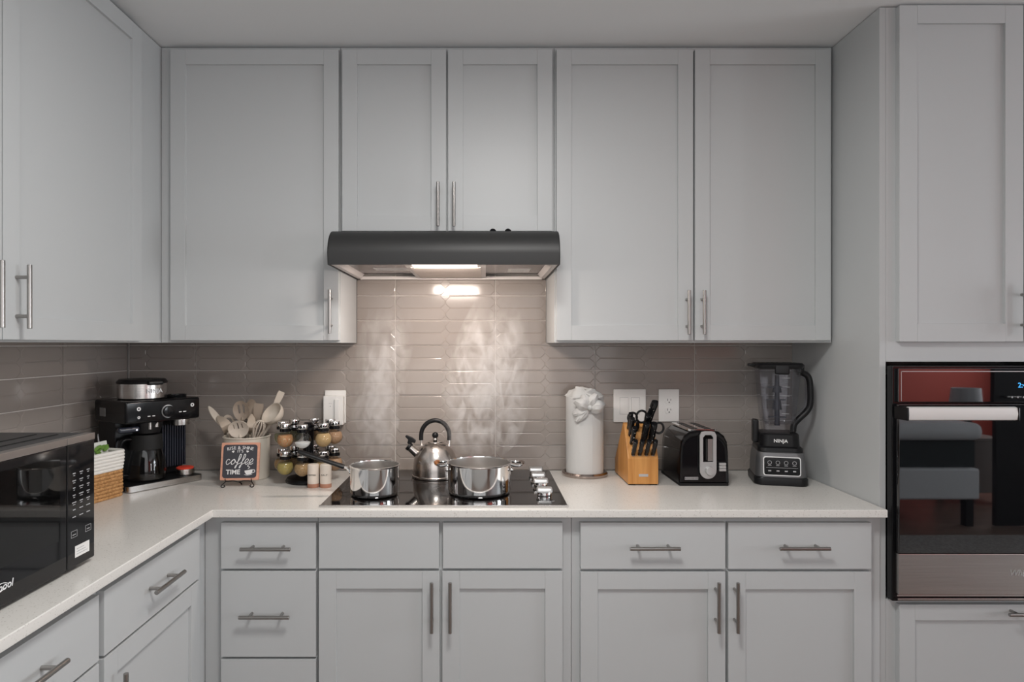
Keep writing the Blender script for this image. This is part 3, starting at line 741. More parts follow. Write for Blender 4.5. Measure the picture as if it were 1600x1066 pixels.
cd = B().tube(catmull([(-.004, .20, .19), (-.018, .17, .185), (-.024, .15, .15), (-.02, .165, .10), (-.018, .19, .05), (-.015, .22, .012)], 6), .0025, 8)
part('power_cord', cd, GREYP, t)

# ------------------------------------------------------------------ utensil crock and utensils
crx, crD = PX(385, 2.5), 2.505
t = thing('utensil_crock', 'cream enamel crock full of cooking utensils behind the coffee sign', 'crock', (crx, YD(crD), CT), 0)
R, Hc = .0855, .163
part('wall', B().lathe([(0, 0), (R - .006, 0), (R - .002, .004), (R - .001, .03), (R, Hc - .006), (R + .003, Hc - .003), (R + .003, Hc), (R - .001, Hc + .0015), (R - .004, Hc - .003), (R - .004, .008), (0, .006)], seg=64), CREAM, t)
def utensil(name, label, hx, hD, hpy, tilt, yaw, m, build, foot=(0, 0), hr=.0045):
    """head centre seen at column hx, row hpy on plane hD; the handle runs down to a foot inside the crock"""
    top = Vector((PX(hx, hD), YD(hD), PZ(hpy, hD)))
    ft = Vector((crx + foot[0], YD(crD) + foot[1], CT + .016))
    d = (top - ft).normalized(); L = (top - ft).length
    q = Vector((0, 0, 1)).rotation_difference(d).to_matrix().to_4x4()
    M = q @ Matrix.Rotation(yaw, 4, 'Z')
    o = thing(name, label, 'utensil', ft, 0, 'utensils in the crock')
    hb, below, extra = build(L)
    hd = part('head', hb.xf(M), m, o)
    part('handle', B().tube([Vector((0, 0, s)) for s in (0, .01, L * .5, L - below)], [hr * .8, hr * 1.2, hr, hr * .9], 10).xf(M), m, o)
    return o
def oval(w_, h_, n=24, p=1.0): return [(w_ * math.cos(2 * PI * k / n), h_ * math.sin(2 * PI * k / n) * (1 if math.sin(2 * PI * k / n) > 0 else p)) for k in range(n)]
def spoonish(w_, h_, slots, dish=.012, neck=.03):
    def f(L):
        out = []
        pts = oval(w_, h_, 32, 1.15); sp = [pts]
        for sx_, sz0, sz1, sw in slots: sp.append([(sx_ + u, v) for u, v in rrect(0, (sz0 + sz1) / 2, sw, (sz1 - sz0) / 2, sw * .95, 4)])
        b = shape2d(sp, .0016, .0006)
        bmesh.ops.subdivide_edges(b.bm, edges=[e for e in b.bm.edges if e.calc_length() > w_ * .35], cuts=3)
        bmesh.ops.triangulate(b.bm, faces=b.bm.faces)
        b.xf(UP)
        for v in b.bm.verts:
            rr = (v.co.x / w_) ** 2 + (v.co.z / h_) ** 2; v.co.y += dish * (1 - min(rr, 1.2))
            v.co.z += L
        b.tube([(0, 0, L - h_ - neck), (0, 0, L - h_ * 1.05), (0, dish * .4, L - h_ * .8)], [.0048, .007, .004], 10)
        return b, h_ + neck - .006, None
    return f
def whisk(L):
    b = B()
    for k in range(5):
        a = PI * k / 5
        pts = catmull([(0, 0, -.055), (.012 * math.cos(a), .012 * math.sin(a), -.03), (.021 * math.cos(a), .021 * math.sin(a), .01), (.014 * math.cos(a), .014 * math.sin(a), .033), (0, 0, .04), (-.014 * math.cos(a), -.014 * math.sin(a), .033), (-.021 * math.cos(a), -.021 * math.sin(a), .01), (-.012 * math.cos(a), -.012 * math.sin(a), -.03), (0, 0, -.055)], 4)
        b.tube([(p.x, p.y, p.z + L) for p in pts], .0016, 6)
    b.cyl((0, 0, L - .075), (0, 0, L - .048), .006, seg=12)
    return b, .07, None
def blade(w_, h_, th=.0025, taper=.8, tip=.004):
    def f(L):
        secs = []
        for z, k in ((-h_, .25), (-h_ * .7, .75 * taper), (-h_ * .2, taper), (h_ * .7, 1.0), (h_, .9)):
            secs.append([(x, y, L + z) for x, y in rrect(0, 0, w_ * k, max(th, .0015), .0014, 2)])
        b = B().loft(secs); b.tube([(0, 0, L - h_ - .03), (0, 0, L - h_ * .8)], [.005, .006], 10)
        return b, h_ + .024, None
    return f
def ladle(r_):
    def f(L):
        pr = [(r_ * math.sin(PI / 2 * k / 8), -r_ * math.cos(PI / 2 * k / 8)) for k in range(9)]
        pi_ = [(max(0, (r_ - .003) * math.sin(PI / 2 * k / 8)), -(r_ - .003) * math.cos(PI / 2 * k / 8)) for k in range(8, -1, -1)]
        b = B().lathe(pr + pi_, seg=32)
        b.xf(Matrix.Translation((0, 0, L)) @ Matrix.Rotation(math.radians(40), 4, 'Z') @ Matrix.Rotation(math.radians(-72), 4, 'Y') @ Matrix.Translation((0, 0, r_ * .5)))
        b.tube([(0, 0, L - r_ - .05), (.002, 0, L - r_ * .6), (.004, 0, L - r_ * .2)], [.0048, .006, .004], 10)
        return b, r_ + .044, None
    return f
def leaf(w_, h_, bend=.0):
    def f(L):
        secs = []
        for k in range(9):
            u = k / 8; z = -h_ + 2 * h_ * u; wd = w_ * (.22 + .78 * math.sin(PI * min(1, u * .92 + .04)) ** .8) * (1 if u < .97 else .5)
            secs.append([(x, y + bend * (u - .5) ** 2, L + z) for x, y in rrect(0, 0, wd, .0032, .003, 2)])
        b = B().loft(secs); b.tube([(0, 0, L - h_ - .03), (0, 0, L - h_ * .8)], [.005, .006], 10)
        return b, h_ + .024, None
    return f
S3 = [(-.017, -.002, .018, .003), (-.002, -.004, .022, .003), (.013, -.002, .018, .003)]
utensil('slotted_spoon', 'pale beige slotted spoon at the front of the crock', 372.5, 2.44, 670, 0, .1, BEIGE2, spoonish(.0375, .031, S3, .010), (.012, -.02))
utensil('slotted_spoon', 'khaki slotted spoon standing tall at the back of the crock', 376.5, 2.52, 641, 0, .05, KHAKI, spoonish(.030, .036, [(-.009, -.014, .022, .0045), (.009, -.014, .022, .0045)], .010), (.005, .02))
utensil('serving_spoon', 'narrow khaki serving spoon behind the tall slotted spoon', 392, 2.545, 640, 0, .9, KHAKI, spoonish(.026, .040, [], .016), (-.01, .035))
utensil('whisk', 'beige balloon whisk at the front right of the crock', 403.5, 2.45, 672, 0, .2, BEIGE2, whisk, (-.01, -.02))
utensil('ladle', 'beige ladle with round bowl leaning right out of the crock', 430, 2.50, 650, 0, 0, BEIGE2, ladle(.046), (-.035, .01))
utensil('spatula', 'pale flat spatula with narrow blade rising behind the ladle', 434, 2.565, 625, 0, .5, BEIGE2, blade(.014, .036, .003, .85), (-.03, .04))
utensil('spatula', 'khaki flat spatula upright between the spoons and the ladle', 403, 2.53, 645, 0, .1, KHAKI, blade(.019, .036), (.01, .02))
utensil('slotted_turner', 'khaki slotted turner partly hidden behind the ladle', 417, 2.545, 655, 0, .3, KHAKI, spoonish(.024, .038, [(-.008, -.012, .018, .003), (.006, -.012, .018, .003)], .01), (.0, .03))
utensil('spoon_spatula', 'beige spoon spatula leaning on the left rim of the crock', 353, 2.46, 665, 0, .6, BEIGE, leaf(.020, .040, .3), (.02, -.01))
utensil('pointed_spatula', 'pale pointed spatula leaning far left out of the crock', 338, 2.51, 652, 0, 1.1, BEIGE2, leaf(.016, .052), (.04, .0))
utensil('cooking_spoon', 'beige cooking spoon between the front slotted spoon and the whisk', 392.5, 2.47, 668, 0, .4, BEIGE, leaf(.019, .038, .2), (.0, -.01))
utensil('looped_turner', 'beige looped turner behind the left spoon in the crock', 358, 2.53, 660, 0, .5, BEIGE, spoonish(.020, .030, [(0, -.018, .020, .013)], .004), (.02, .015))

# ------------------------------------------------------------------ coffee sign on easel
sD = 2.345; sx_ = PX(373.5, sD)
t = thing('coffee_sign', 'small square chalkboard coffee sign with pink wooden frame', 'sign', (sx_, YD(sD), CT + .0235), math.radians(4))
SW, SH = .0685, .0675
tl = Matrix.Rotation(math.radians(-10), 4, 'X')
bd = part('board', B().prism(rrect(0, SH, SW, SH, .004, 3), 'xz', 0, .010, .0008).xf(tl), FRAMEW, t)
part('slate_face', B().prism(rrect(0, SH, SW - .008, SH - .008, .010, 5), 'xz', -.0012, .0).xf(tl), SLATE, bd)
RT = (math.radians(80), 0, 0)
def on_board(x, z, y=-.0014): return tl @ Vector((x, y, z))
chars = 'RISE & SHINE'
wid = {'I': .5, ' ': .6, '&': 1.05}
tot = sum(wid.get(c, 1) for c in chars); u = 0
for c in chars:
    wc = wid.get(c, 1); xx = (u + wc / 2 - tot / 2) * .0093; u += wc
    if c == ' ': continue
    a = -xx * 6.0
    o = text('lettering', c, .0165, PRINT, bd, on_board(xx, .1165 - xx * xx * 2.6)); o.rotation_euler = (Matrix.Rotation(math.radians(80), 4, 'X') @ Matrix.Rotation(a * .9, 4, 'Z')).to_euler()
text('lettering', "IT'S", .0148, PRINT, bd, on_board(0, .1035), rot=RT)
text('lettering', 'TIME', .0235, PRINT, bd, on_board(-.0225, .0285), rot=RT, bold=.0005)
ht = []
for k in range(24):
    a = 2 * PI * k / 24; ht.append((.0046 / 16 * 16 * math.sin(a) ** 3, .0046 / 16 * (13 * math.cos(a) - 5 * math.cos(2 * a) - 2 * math.cos(3 * a) - math.cos(4 * a))))
for s in (-1, 1):
    hb = shape2d([ht], .0004).xf(Matrix.Translation(on_board(s * .0255, .1025)) @ Matrix.Rotation(math.radians(80), 4, 'X') @ Matrix.Rotation(-s * .3, 4, 'Z'))
    part('heart_print', hb, PRINT, bd)
LET = {'c': (.80, [(.62, .8), (.36, 1.0), (.06, .55), (.3, .05), (.7, .3)]),
       'o': (.92, [(.5, .98), (.12, .6), (.32, .05), (.72, .4), (.6, .95), (.45, .9), (.75, .72)]),
       'f': (.72, [(.15, .35), (.60, 1.2), (.62, 1.75), (.42, 1.8), (.34, 1.1), (.22, -.3), (.04, -.6), (.08, -.2), (.45, .15)]),
       'e': (.78, [(.1, .3), (.5, .55), (.56, .9), (.3, 1.0), (.06, .5), (.34, .02), (.72, .3)])}
pts = []; u = 0
for c in 'coffee':
    wc, pp = LET[c]; pts += [(u + x + .18 * y, y) for x, y in pp]; u += wc
s_ = .100 / u
cof = catmull([on_board((x - u / 2 - .1) * s_, .0555 + y * s_ * .95, -.0016) for x, y in pts], 5)
part('script_lettering', B().tube(cof, .00125, 6), PRINT, bd)
cup = [(-.014, .0), (.014, .0), (.0135, -.007), (.010, -.013), (.006, -.016), (-.006, -.016), (-.010, -.013), (-.0135, -.007)]
cb = shape2d([cup], .0004)
cb.xf(Matrix.Translation(on_board(.032, .036)) @ Matrix.Rotation(math.radians(80), 4, 'X') @ Matrix.Rotation(.15, 4, 'Z'))
def curveb(P, r_): cb.tube(catmull([on_board(x, z) for x, z in P], 5), r_, 6)
curveb([(.045, .036), (.053, .036), (.054, .029), (.043, .025)], .0012)
curveb([(.018, .020), (.030, .0175), (.046, .021)], .0009)
curveb([(.030, .040), (.036, .046), (.028, .050), (.034, .057)], .0012)
part('cup_print', cb, PRINT, bd)
e = thing('easel_stand', 'black wire easel with scrolled feet holding the coffee sign', 'easel', (sx_, YD(sD), CT), math.radians(4))
eb = B(); rw = .0016
for s in (-1, 1):
    sp = [(s * .046, -.010, .031), (s * .046, -.010, .0225), (s * .046, -.004, .0222), (s * .046, -.006, .0190), (s * .052, -.012, .014), (s * .058, -.018, .007), (s * .052, -.021, .0022), (s * .044, -.020, .006), (s * .048, -.018, .0105)]
    part('scroll_foot', B().tube(catmull(sp, 5), rw, 8), BLKM, e)
part('cross_bar', B().tube(catmull([(-.046, -.004, .020), (-.02, -.004, .0218), (0, -.004, .0185), (.02, -.004, .0218), (.046, -.004, .020)], 5), rw, 8), BLKM, e)
part('back_leg', B().tube([(0, -.004, .018), (0, .002, .016), (0, .020, .010), (0, .032, .0018)], rw * 1.3, 8), BLKM, e)

# ------------------------------------------------------------------ spice rack and jars
rx, rD = PX(482, 2.445), 2.445
t = thing('spice_rack', 'black two-tier revolving spice rack beside the utensil crock', 'spice rack', (rx, YD(rD), CT), 0)
part('base', B().lathe([(0, 0), (.082, 0), (.084, .006), (.078, .016), (.05, .021), (.025, .024), (0, .024)], seg=48), BLK, t)
part('column', B().lathe([(0, .0242), (.022, .0242), (.020, .10), (.020, .20), (.024, .212), (.014, .222), (0, .224)], seg=32), BLKG, t)
TZ = (.0665, .168)                               # bulb centres of the two tiers
for tz in TZ:
    d = part('tier_disc', B().lathe([(.0203, tz + .028), (.066, tz + .028), (.070, tz + .034), (.066, tz + .040), (.0203, tz + .040), (.0203, tz + .028)], seg=48), BLKG, t)
    cr = B()
    for k in range(8):
        a = math.radians(3 + 45 * k); c = (.098 * math.sin(a), -.098 * math.cos(a), 0)
        cr.lathe([(.0172, tz + .029), (.0205, tz + .029), (.0205, tz + .039), (.0172, tz + .039), (.0172, tz + .029)], c=c, seg=20)
    part('jar_rings', cr, BLKG, d)
rb_ = .031
glass_me = B().lathe([(0, -rb_), (.010, -rb_ + .0012)] + [(rb_ * math.sin(a), -rb_ * math.cos(a)) for a in [math.radians(x) for x in (30, 45, 60, 75, 90, 105, 120, 135, 148)]] + [(.0155, .030), (.0155, .041)], seg=28).mesh('glass_bulb', GLASS)
cap_me = B().lathe([(0, .0408), (.0185, .0408), (.0190, .043), (.0190, .055), (.0175, .0575), (0, .0580)], seg=28).mesh('cap', CHROME)
lab_me = B()
for k in range(3): 
    a = -.5 + .5 * k; lab_me.box(-.003, .003, -.0196, -.0188, .046, .053, M=Matrix.Rotation(a, 4, 'Z'))
hole_me = lab_me.mesh('shaker_holes', BLKG)
def fill_mesh(level, m):
    r_ = rb_ - .0022; A = math.acos(max(-1, min(1, -level)))
    return B().lathe([(0, -r_)] + [(r_ * math.sin(A * k / 8), -r_ * math.cos(A * k / 8)) for k in range(1, 9)] + [(0, -r_ * math.cos(A) + .002)], seg=24).mesh('spice_fill', m)
def sp(n, c1, c2): return mat('spice_' + n, c1, .9, noise=((260, 260, 260), 1, c2))
SP = {'salt': sp('salt', (.85, .85, .86), (.75, .75, .77)), 'chili': sp('chili', (.55, .16, .04), (.45, .36, .20)), 'tan': sp('tan', (.54, .37, .18), (.46, .30, .14)),
      'herb': sp('herb', (.16, .16, .08), (.28, .26, .16)), 'seed': sp('seed', (.46, .30, .14), (.28, .17, .08)), 'gold': sp('gold', (.50, .36, .09), (.30, .26, .10)), 'red': sp('red', (.40, .22, .12), (.52, .33, .20)), 'brown': sp('brown', (.26, .14, .07), (.36, .22, .12))}
pos = ['front', 'front right', 'right', 'back right', 'back', 'back left', 'left', 'front left']
tiers = {1: [('salt', -.25, 'white salt'), ('tan', .75, 'tan ground spice'), ('red', .6, 'reddish flakes'), ('brown', .5, 'brown spice'), ('seed', .5, 'brown seeds'), ('herb', .5, 'dried herbs'), ('herb', .4, 'dark green dried herbs'), ('chili', .55, 'orange chili flakes')],
         0: [('seed', .5, 'light brown seeds'), ('tan', .5, 'tan powder'), ('red', .6, 'reddish brown spice'), ('brown', .4, 'dark brown spice'), ('herb', .4, 'green herbs'), ('seed', .4, 'brown seeds'), ('seed', .6, 'pale brown seeds'), ('gold', .5, 'yellow mixed spice')]}
for tr_ in (1, 0):
    for k in range(8):
        kind, lv, nm = tiers[tr_][k]
        a = math.radians(3 + 45 * k)
        j = thing('spice_jar', 'round glass spice jar of %s, %s of the %s tier' % (nm, pos[k], 'upper' if tr_ else 'lower'), 'jar',
                  (rx + .098 * math.sin(a), YD(rD) - .098 * math.cos(a), CT + TZ[tr_]), a * .3, 'jars on the spice rack')
        link('glass_bulb', glass_me, j); c = link('cap', cap_me, j); link('shaker_holes', hole_me, c)
        link('spice_fill', fill_mesh(lv, SP[kind]), j)

# ------------------------------------------------------------------ salt and pepper
for px, word, lab in ((489.5, 'PEPPER', 'cream pepper shaker with wooden base, left of the pair'), (509, 'SALT', 'cream salt shaker with wooden base, right of the pair')):
    D = 2.338; z1 = .083
    s = thing('pepper_shaker' if word == 'PEPPER' else 'salt_shaker', lab, 'shaker', (PX(px, D), YD(D), CT), 0, 'salt and pepper shakers')
    part('body', B().lathe([(0, .0145), (.0205, .0145), (.0205, z1 - .003), (.0185, z1), (0, z1)], seg=36), SALTM, s)
    part('wooden_base', B().lathe([(0, 0), (.0200, 0), (.0207, .001), (.0207, .0143), (0, .0143)], seg=36), WOODB, s)
    text('lettering', word, .0075 if word == 'PEPPER' else .0085, BLKM, s, (0, -.0205, .047), spacing=1.25)

# ------------------------------------------------------------------ paper towel holder
tD = 2.557; tx = PX(913.5, tD)
t = thing('paper_towel_holder', 'bronze steel paper towel stand with round base', 'paper towel holder', (tx, YD(tD), CT), 0)
part('base', B().lathe([(0, 0), (.086, 0), (.090, .006), (.090, .011), (.085, .017), (.078, .017), (.074, .013), (0, .013)], seg=56), BRONZE, t)
part('rod', B().lathe([(0, .0135), (.006, .0135), (.006, .325), (.013, .328), (.014, .333), (.010, .337), (0, .337)], seg=24), BRONZE, t)
r = thing('paper_towel_roll', 'white paper towel roll with a folded bow at its top', 'paper towel', (tx, YD(tD), CT + .0135), 0)
rr = .0735
part('roll', B().lathe([(.020, 0), (rr - .002, 0), (rr, .002), (rr + .0005, .15), (rr, .298), (rr - .002, .300), (.020, .300), (.020, 0)], seg=64), PAPER, r)
part('loose_edge', B().loft([[(x, y, z) for x, y in [(rr * math.sin(a) * k, -rr * math.cos(a) * k) for k in (1.008, 1.022) for a in ([math.radians(v) for v in (14, 24, 34, 44)] if k < 1.01 else [math.radians(v) for v in (44, 34, 24, 14)])]] for z in (.001, .15, .23)]), PAPER, r)
bw = B()
def petal(c, L_, wd, ang_, curl, ny=8, nx=6, rise=.02):
    """curled paper fold starting at c on the front of the roll, running in direction ang_ (in the xz plane)"""
    secs = []
    for i in range(ny + 1):
        u = i / ny; wv = wd * (.35 + .65 * math.sin(PI * min(1, .25 + u * .75)))
        top, bot = [], []
        for k in range(nx + 1):
            v = k / nx * 2 - 1
            y = -rise * math.sin(PI * u * .8) - curl * (1 - v * v) * .012 + .002 * math.sin(v * 9 + u * 5)
            lx, lz = u * L_, v * wv
            x_, z_ = lx * math.cos(ang_) - lz * math.sin(ang_), lx * math.sin(ang_) + lz * math.cos(ang_)
            th_ = (c[0] + x_) / rr; 
            yb = -math.sqrt(max(0, (rr + .003) ** 2 - min(abs(c[0] + x_), rr) ** 2))
            top.append((c[0] + x_, yb + y - .001, c[1] + z_)); bot.append((c[0] + x_, yb + y + .0008, c[1] + z_))
        secs.append(top + bot[::-1])
    bw.loft(secs)
petal((.010, .262), .060, .026, math.radians(8), 1.4, rise=.03)
petal((.002, .262), .058, .024, math.radians(155), 1.2, rise=.025)
petal((.004, .265), .055, .024, math.radians(60), 1.3, rise=.02)
petal((.0, .265), .050, .026, math.radians(110), 1.0, rise=.014)
petal((-.004, .258), .066, .017, math.radians(232), .7, rise=.008)
petal((-.004, .256), .056, .020, math.radians(205), .8, rise=.012)
bw.sphere((.006, -.090, .262), .011, 14, 10)
part('folded_bow', bw, PAPER, r)
tp = B(); n_ = 26; secs = []
for i, (z, k) in enumerate(((.300, .98), (.312, .80), (.322, .55), (.328, .50), (.326, .36), (.314, .30), (.302, .40))):
    secs.append([(rr * k * (1 + .12 * math.sin(5 * a + i)) * math.cos(a), rr * k * (1 + .12 * math.sin(5 * a + i)) * math.sin(a), z + .005 * math.sin(3 * a + i) - (.006 * math.cos(a) if i in (1, 2, 3) else 0) - (.004 if i == 0 else 0)) for a in [2 * PI * q / n_ for q in range(n_)]])
tp.loft(secs, cap0=False, cap1=False)
part('crumpled_top', tp, PAPER, r)

# ------------------------------------------------------------------ knife block with knives and scissors
kD = 2.366; kx = PX(1005, kD)
t = thing('knife_block', 'slanted bamboo knife block holding black-handled knives', 'knife block', (kx, YD(kD), CT), 0)
prof = [(0, .004), (0, .098), (.066, .216), (.084, .221), (.235, .06), (.235, .004)]
hwk = .0555
part('block', B().prism(prof, 'yz', -hwk, hwk, .002), BAMBOO, t)
part('badge', B().box(-.016, .018, -.0012, -.0001, .032, .042, .0003), GREYSIL, t)
for s in (-1, 1): part('foot', B().box(s * .04 - .012, s * .04 + .012, .005, .225, 0, .0045), BLKM, t)
kdir = Vector((0, -.60, .80)).normalized()
def onface(s, x): return Vector((x, .066 * s, .098 + .118 * s))
def knife(name, label, s, x, L_, wd, th_, group, lean=0):
    th_ *= 1.3; wd *= 1.15
    p = onface(s, x); d = (kdir + Vector((lean, 0, 0))).normalized()
    k = thing(name, label, 'knife', Vector((kx, YD(kD), CT)) + p, 0, group)
    nrm = Vector((1, 0, 0)).cross(d).normalized()
    secs = []
    for u, wv in ((.004, .75), (.02, .9), (L_ * .35, 1.0), (L_ * .6, .92), (L_ * .85, 1.1), (L_ * .97, 1.0), (L_, .6)):
        c = d * u; secs.append([c + Vector((1, 0, 0)) * px_ + nrm * py_ for px_, py_ in rrect(0, 0, th_, wd * wv, th_ * .8, 3)])
    part('handle', B().loft(secs), BLKG, k)
    rv = B()
    for u in (.25, .5, .78):
        c = d * (L_ * u); rv.cyl(c + Vector((-th_ - .0004, 0, 0)), c + Vector((th_ + .0004, 0, 0)), .003, seg=10)
        rv.cyl(c - nrm * (wd + .0006), c + nrm * (wd + .0006), .0026, seg=10) if name != 'steak_knife' else None
    part('rivets', rv, CHROME, k)
    part('bolster', B().loft([[d * u + Vector((1, 0, 0)) * px_ + nrm * py_ for px_, py_ in rrect(0, 0, th_ * .8, wd * .7, .002, 2)] for u in (.0015, .0038)]), STEEL, k)
names = ['first', 'second', 'third', 'fourth']
for i, x in enumerate((-.036, -.012, .012, .036)):
    knife('steak_knife', 'black steak knife, %s from the left in the lowest row of the block' % names[i], .10, x, .075, .0085, .0058, 'steak knives in the block')
knife('kitchen_knife', 'black-handled knife low on the left side of the block', .42, -.036, .085, .009, .0065, 'kitchen knives in the block')
knife('kitchen_knife', 'black-handled knife high on the left side of the block', .66, -.037, .09, .0095, .0068, 'kitchen knives in the block', -.05)
knife('kitchen_knife', 'short black paring knife uppermost on the left of the block', .86, -.04, .08, .0085, .006, 'kitchen knives in the block', -.03)
knife('kitchen_knife', 'thick black-handled knife in the middle of the block', .45, .006, .10, .011, .0085, 'kitchen knives in the block')
knife('kitchen_knife', 'thick black-handled knife in the middle row beside the right edge', .45, .033, .10, .011, .0085, 'kitchen knives in the block')
knife('kitchen_knife', 'black-handled carving knife behind the two thick knives', .70, .014, .10, .0105, .0075, 'kitchen knives in the block')
knife('chef_knife', 'largest black knife, its handle rising highest from the block', .88, .022, .135, .012, .009, 'kitchen knives in the block', .12)
def scissors(label, p, loops):
    s = thing('kitchen_scissors', label, 'scissors', Vector((kx, YD(kD), CT)) + p, 0)
    for lx, lz, r_, ly in loops:
        c = Vector((lx, ly, lz))
        part('finger_loop', B().tube([c + Vector((r_ * math.cos(a), -.15 * r_ * math.sin(a), 1.15 * r_ * math.sin(a))) for a in [2 * PI * k / 24 for k in range(24)]], .0042, 8, closed=True), BLK, s)
    part('shank', B().tube([(0, 0, .002), (0, -.014, .018), (0, -.02, .034)], [.006, .008, .006], 10), BLK, s)
scissors('black kitchen scissors with two large finger loops at the top of the block', onface(.80, -.012), [(-.020, .052, .0165, -.022), (.014, .056, .0195, -.022)])
scissors('black shears with one loop sticking out right of the block', onface(.55, .044), [(.018, .045, .017, -.02)])

# ------------------------------------------------------------------ toaster
tD = 2.352; tx0, tx1 = PX(1061, tD), PX(1140, tD)
t = thing('toaster', 'black two-slice toaster with silver lever surround', 'toaster', ((tx0 + tx1) / 2, YD(tD), CT), 0)
hwt = (tx1 - tx0) / 2
def tsec(y, k, dz=0):
    P = [(-hwt, .012), (-hwt * .98, .06), (-hwt * .96, .12), (-hwt * .92, .160), (-hwt * .80, .182), (-hwt * .58, .198), (-hwt * .30, .2025), (hwt * .30, .2025), (hwt * .58, .198), (hwt * .80, .182), (hwt * .92, .160), (hwt * .96, .12), (hwt * .98, .06), (hwt, .012)]
    return [(x * k, y, .012 + (z - .012) * (1 - (1 - k) * 1.1) + dz) for x, z in P]
part('shell', B().loft([tsec(.006, .88), tsec(.001, .94), tsec(.0, .97), tsec(.006, 1.0), tsec(.20, 1.0), tsec(.244, .97), tsec(.25, .90)]), BLKG, t, ang=50)
part('base', B().box(-hwt + .002, hwt - .002, .002, .246, 0, .0118, .003), BLKM, t)
part('top_plate', B().prism(rrect(0, .125, hwt * .60, .105, .012, 4), 'xy', .2000, .2048), CHROME, t)
for s in (-1, 1): part('bread_slot', B().box(s * .024 - .012, s * .024 + .012, .035, .215, .2046, .2056), DARKHOLE, t)
gd = B()
for s in (-1, 1):
    for k in range(6): gd.box(s * .024 - .012, s * .024 + .012, .045 + k * .031, .048 + k * .031, .2056, .2066)
part('slot_guides', gd, CHROME, t)
zc = .058; wo, wi = .029, .0195; x0 = .012
outer = [(x0 - wo, .185), (x0 - wo, zc)] + [(x0 + wo * math.cos(a), zc + wo * math.sin(a)) for a in [PI + PI * k / 12 for k in range(1, 12)]] + [(x0 + wo, zc), (x0 + wo, .185)]
outer += [(x0 + wo * .8, .197), (x0 + wo * .4, .200), (x0 - wo * .4, .200), (x0 - wo * .8, .197)]
inner = [(x0 - wi, .178), (x0 - wi, zc + .030), (x0 + wi, zc + .030), (x0 + wi, .178), (x0 + wi * .6, .188), (x0 - wi * .6, .188)]
sb = shape2d([outer, inner], .003, .001).xf(Matrix.Translation((0, -.0035, 0)) @ UP)
sur = part('lever_surround', sb, GREYSIL, t)
part('lever_slot', B().box(x0 - .007, x0 - .001, -.0012, .001, .095, .172), DARKHOLE, sur)
part('lever_panel', B().box(x0 + .000, x0 + .0175, -.0022, .001, .092, .172), STEEL, sur)
part('browning_knob', B().cyl((x0 + .004, -.007, zc), (x0 + .004, -.020, zc), .0165, .015, seg=32, bev=.002), GREYSIL, sur)
bp = B()
for k in range(3): bp.box(.052, .076, -.010, .001, .056 + k * .0105, .0655 + k * .0105, .0015)
part('push_buttons', bp, GREYSIL, t)
bdg = part('badge', B().box(-.072, -.022, -.0012, .0005, .024, .034, .002), GREYSIL, t)
text('lettering', 'BLACK+DECKER', .0078, BLKM, bdg, (-.047, -.0014, .029), sx=.86)

# ------------------------------------------------------------------ blender
t = thing('blender', 'black and grey countertop blender with clear jar in the right corner', 'blender', (1.112, YD(2.447), CT), math.radians(-14))
def rs(hx_, hy_, r_, z, cy=0): return ring(rrect(0, cy, hx_, hy_, r_, 6), z)
part('foot_base', B().loft([rs(.090, .095, .03, 0), rs(.093, .097, .03, .004), rs(.093, .097, .03, .024), rs(.089, .094, .03, .030)]), BLK, t)
part('motor_base', B().loft([rs(.088, .092, .032, .0305), rs(.087, .091, .03, .06), rs(.084, .088, .03, .10), rs(.080, .085, .03, .118), rs(.075, .08, .03, .122)]), BLSIL, t)
fy = lambda z: -(.092 - (z - .03) * .062)
def facing(poly, d, th_): # a flat shape lying on the leaning front face
    return [[(x, fy(z) - d, z) for x, z in poly], [(x, fy(z) - d - th_, z) for x, z in poly]]
cp = part('panel_border', B().loft(facing(rrect(0, .071, .064, .0345, .009), -.003, .006)), PRINT, t)
part('control_panel', B().loft(facing(rrect(0, .071, .0605, .031, .007), .0025, .0015)), BLKG, cp)
ic = B()
for k in range(4):
    x = -.042 + k * .028
    ic.lathe([(.0058, 0), (.0072, 0), (.0072, .0006), (.0058, .0006), (.0058, 0)], seg=18, M=Matrix.Translation((x, fy(.084) - .0042, .084)) @ Matrix.Rotation(PI / 2, 4, 'X'))
    ic.box(x - .006, x + .006, fy(.074) - .0048, fy(.074) - .0042, .0728, .0745)
    ic.box(x - .005, x + .005, fy(.055) - .0048, fy(.055) - .0042, .052, .0565)
ic.box(-.054, .054, fy(.066) - .0046, fy(.066) - .0042, .0652, .0662)
part('panel_icons', ic, GREYP, cp)
part('collar', B().loft([rs(.079, .083, .03, .1225), rs(.078, .08, .03, .135), rs(.070, .070, .03, .140), rs(.068, .068, .03, .182), rs(.064, .064, .028, .186)]), BLK, t)
text('logo_lettering', 'NINJA', .017, PRINT, t, (.0, -.0695, .160), spacing=1.05, bold=.0004)
jar = part('jar', B().loft([rs(.050, .050, .02, .187), rs(.053, .053, .02, .215), rs(.058, .058, .022, .24), rs(.066, .066, .022, .34), rs(.073, .073, .022, .425), rs(.0712, .0712, .021, .425), rs(.064, .064, .021, .34), rs(.056, .056, .021, .242), rs(.048, .048, .018, .22)]), SMOKE, t)
mk = B()
for k in range(5): mk.box(.005, .03, -.0735 + (4 - k) * .0022, -.0732 + (4 - k) * .0022, .26 + k * .033, .2612 + k * .033)
part('measure_marks', mk, GREYP, jar)
part('blade_tower', B().cyl((0, 0, .21), (0, 0, .40), .010, .008, seg=16).box(-.032, .032, -.006, .006, .352, .356).box(-.036, .030, -.006, .006, .305, .309).box(-.03, .03, -.008, .008, .240, .244).cyl((0, 0, .335), (0, 0, .36), .017, .012, seg=16).cyl((0, 0, .27), (0, 0, .305), .017, .014, seg=16), BLUEP, jar)
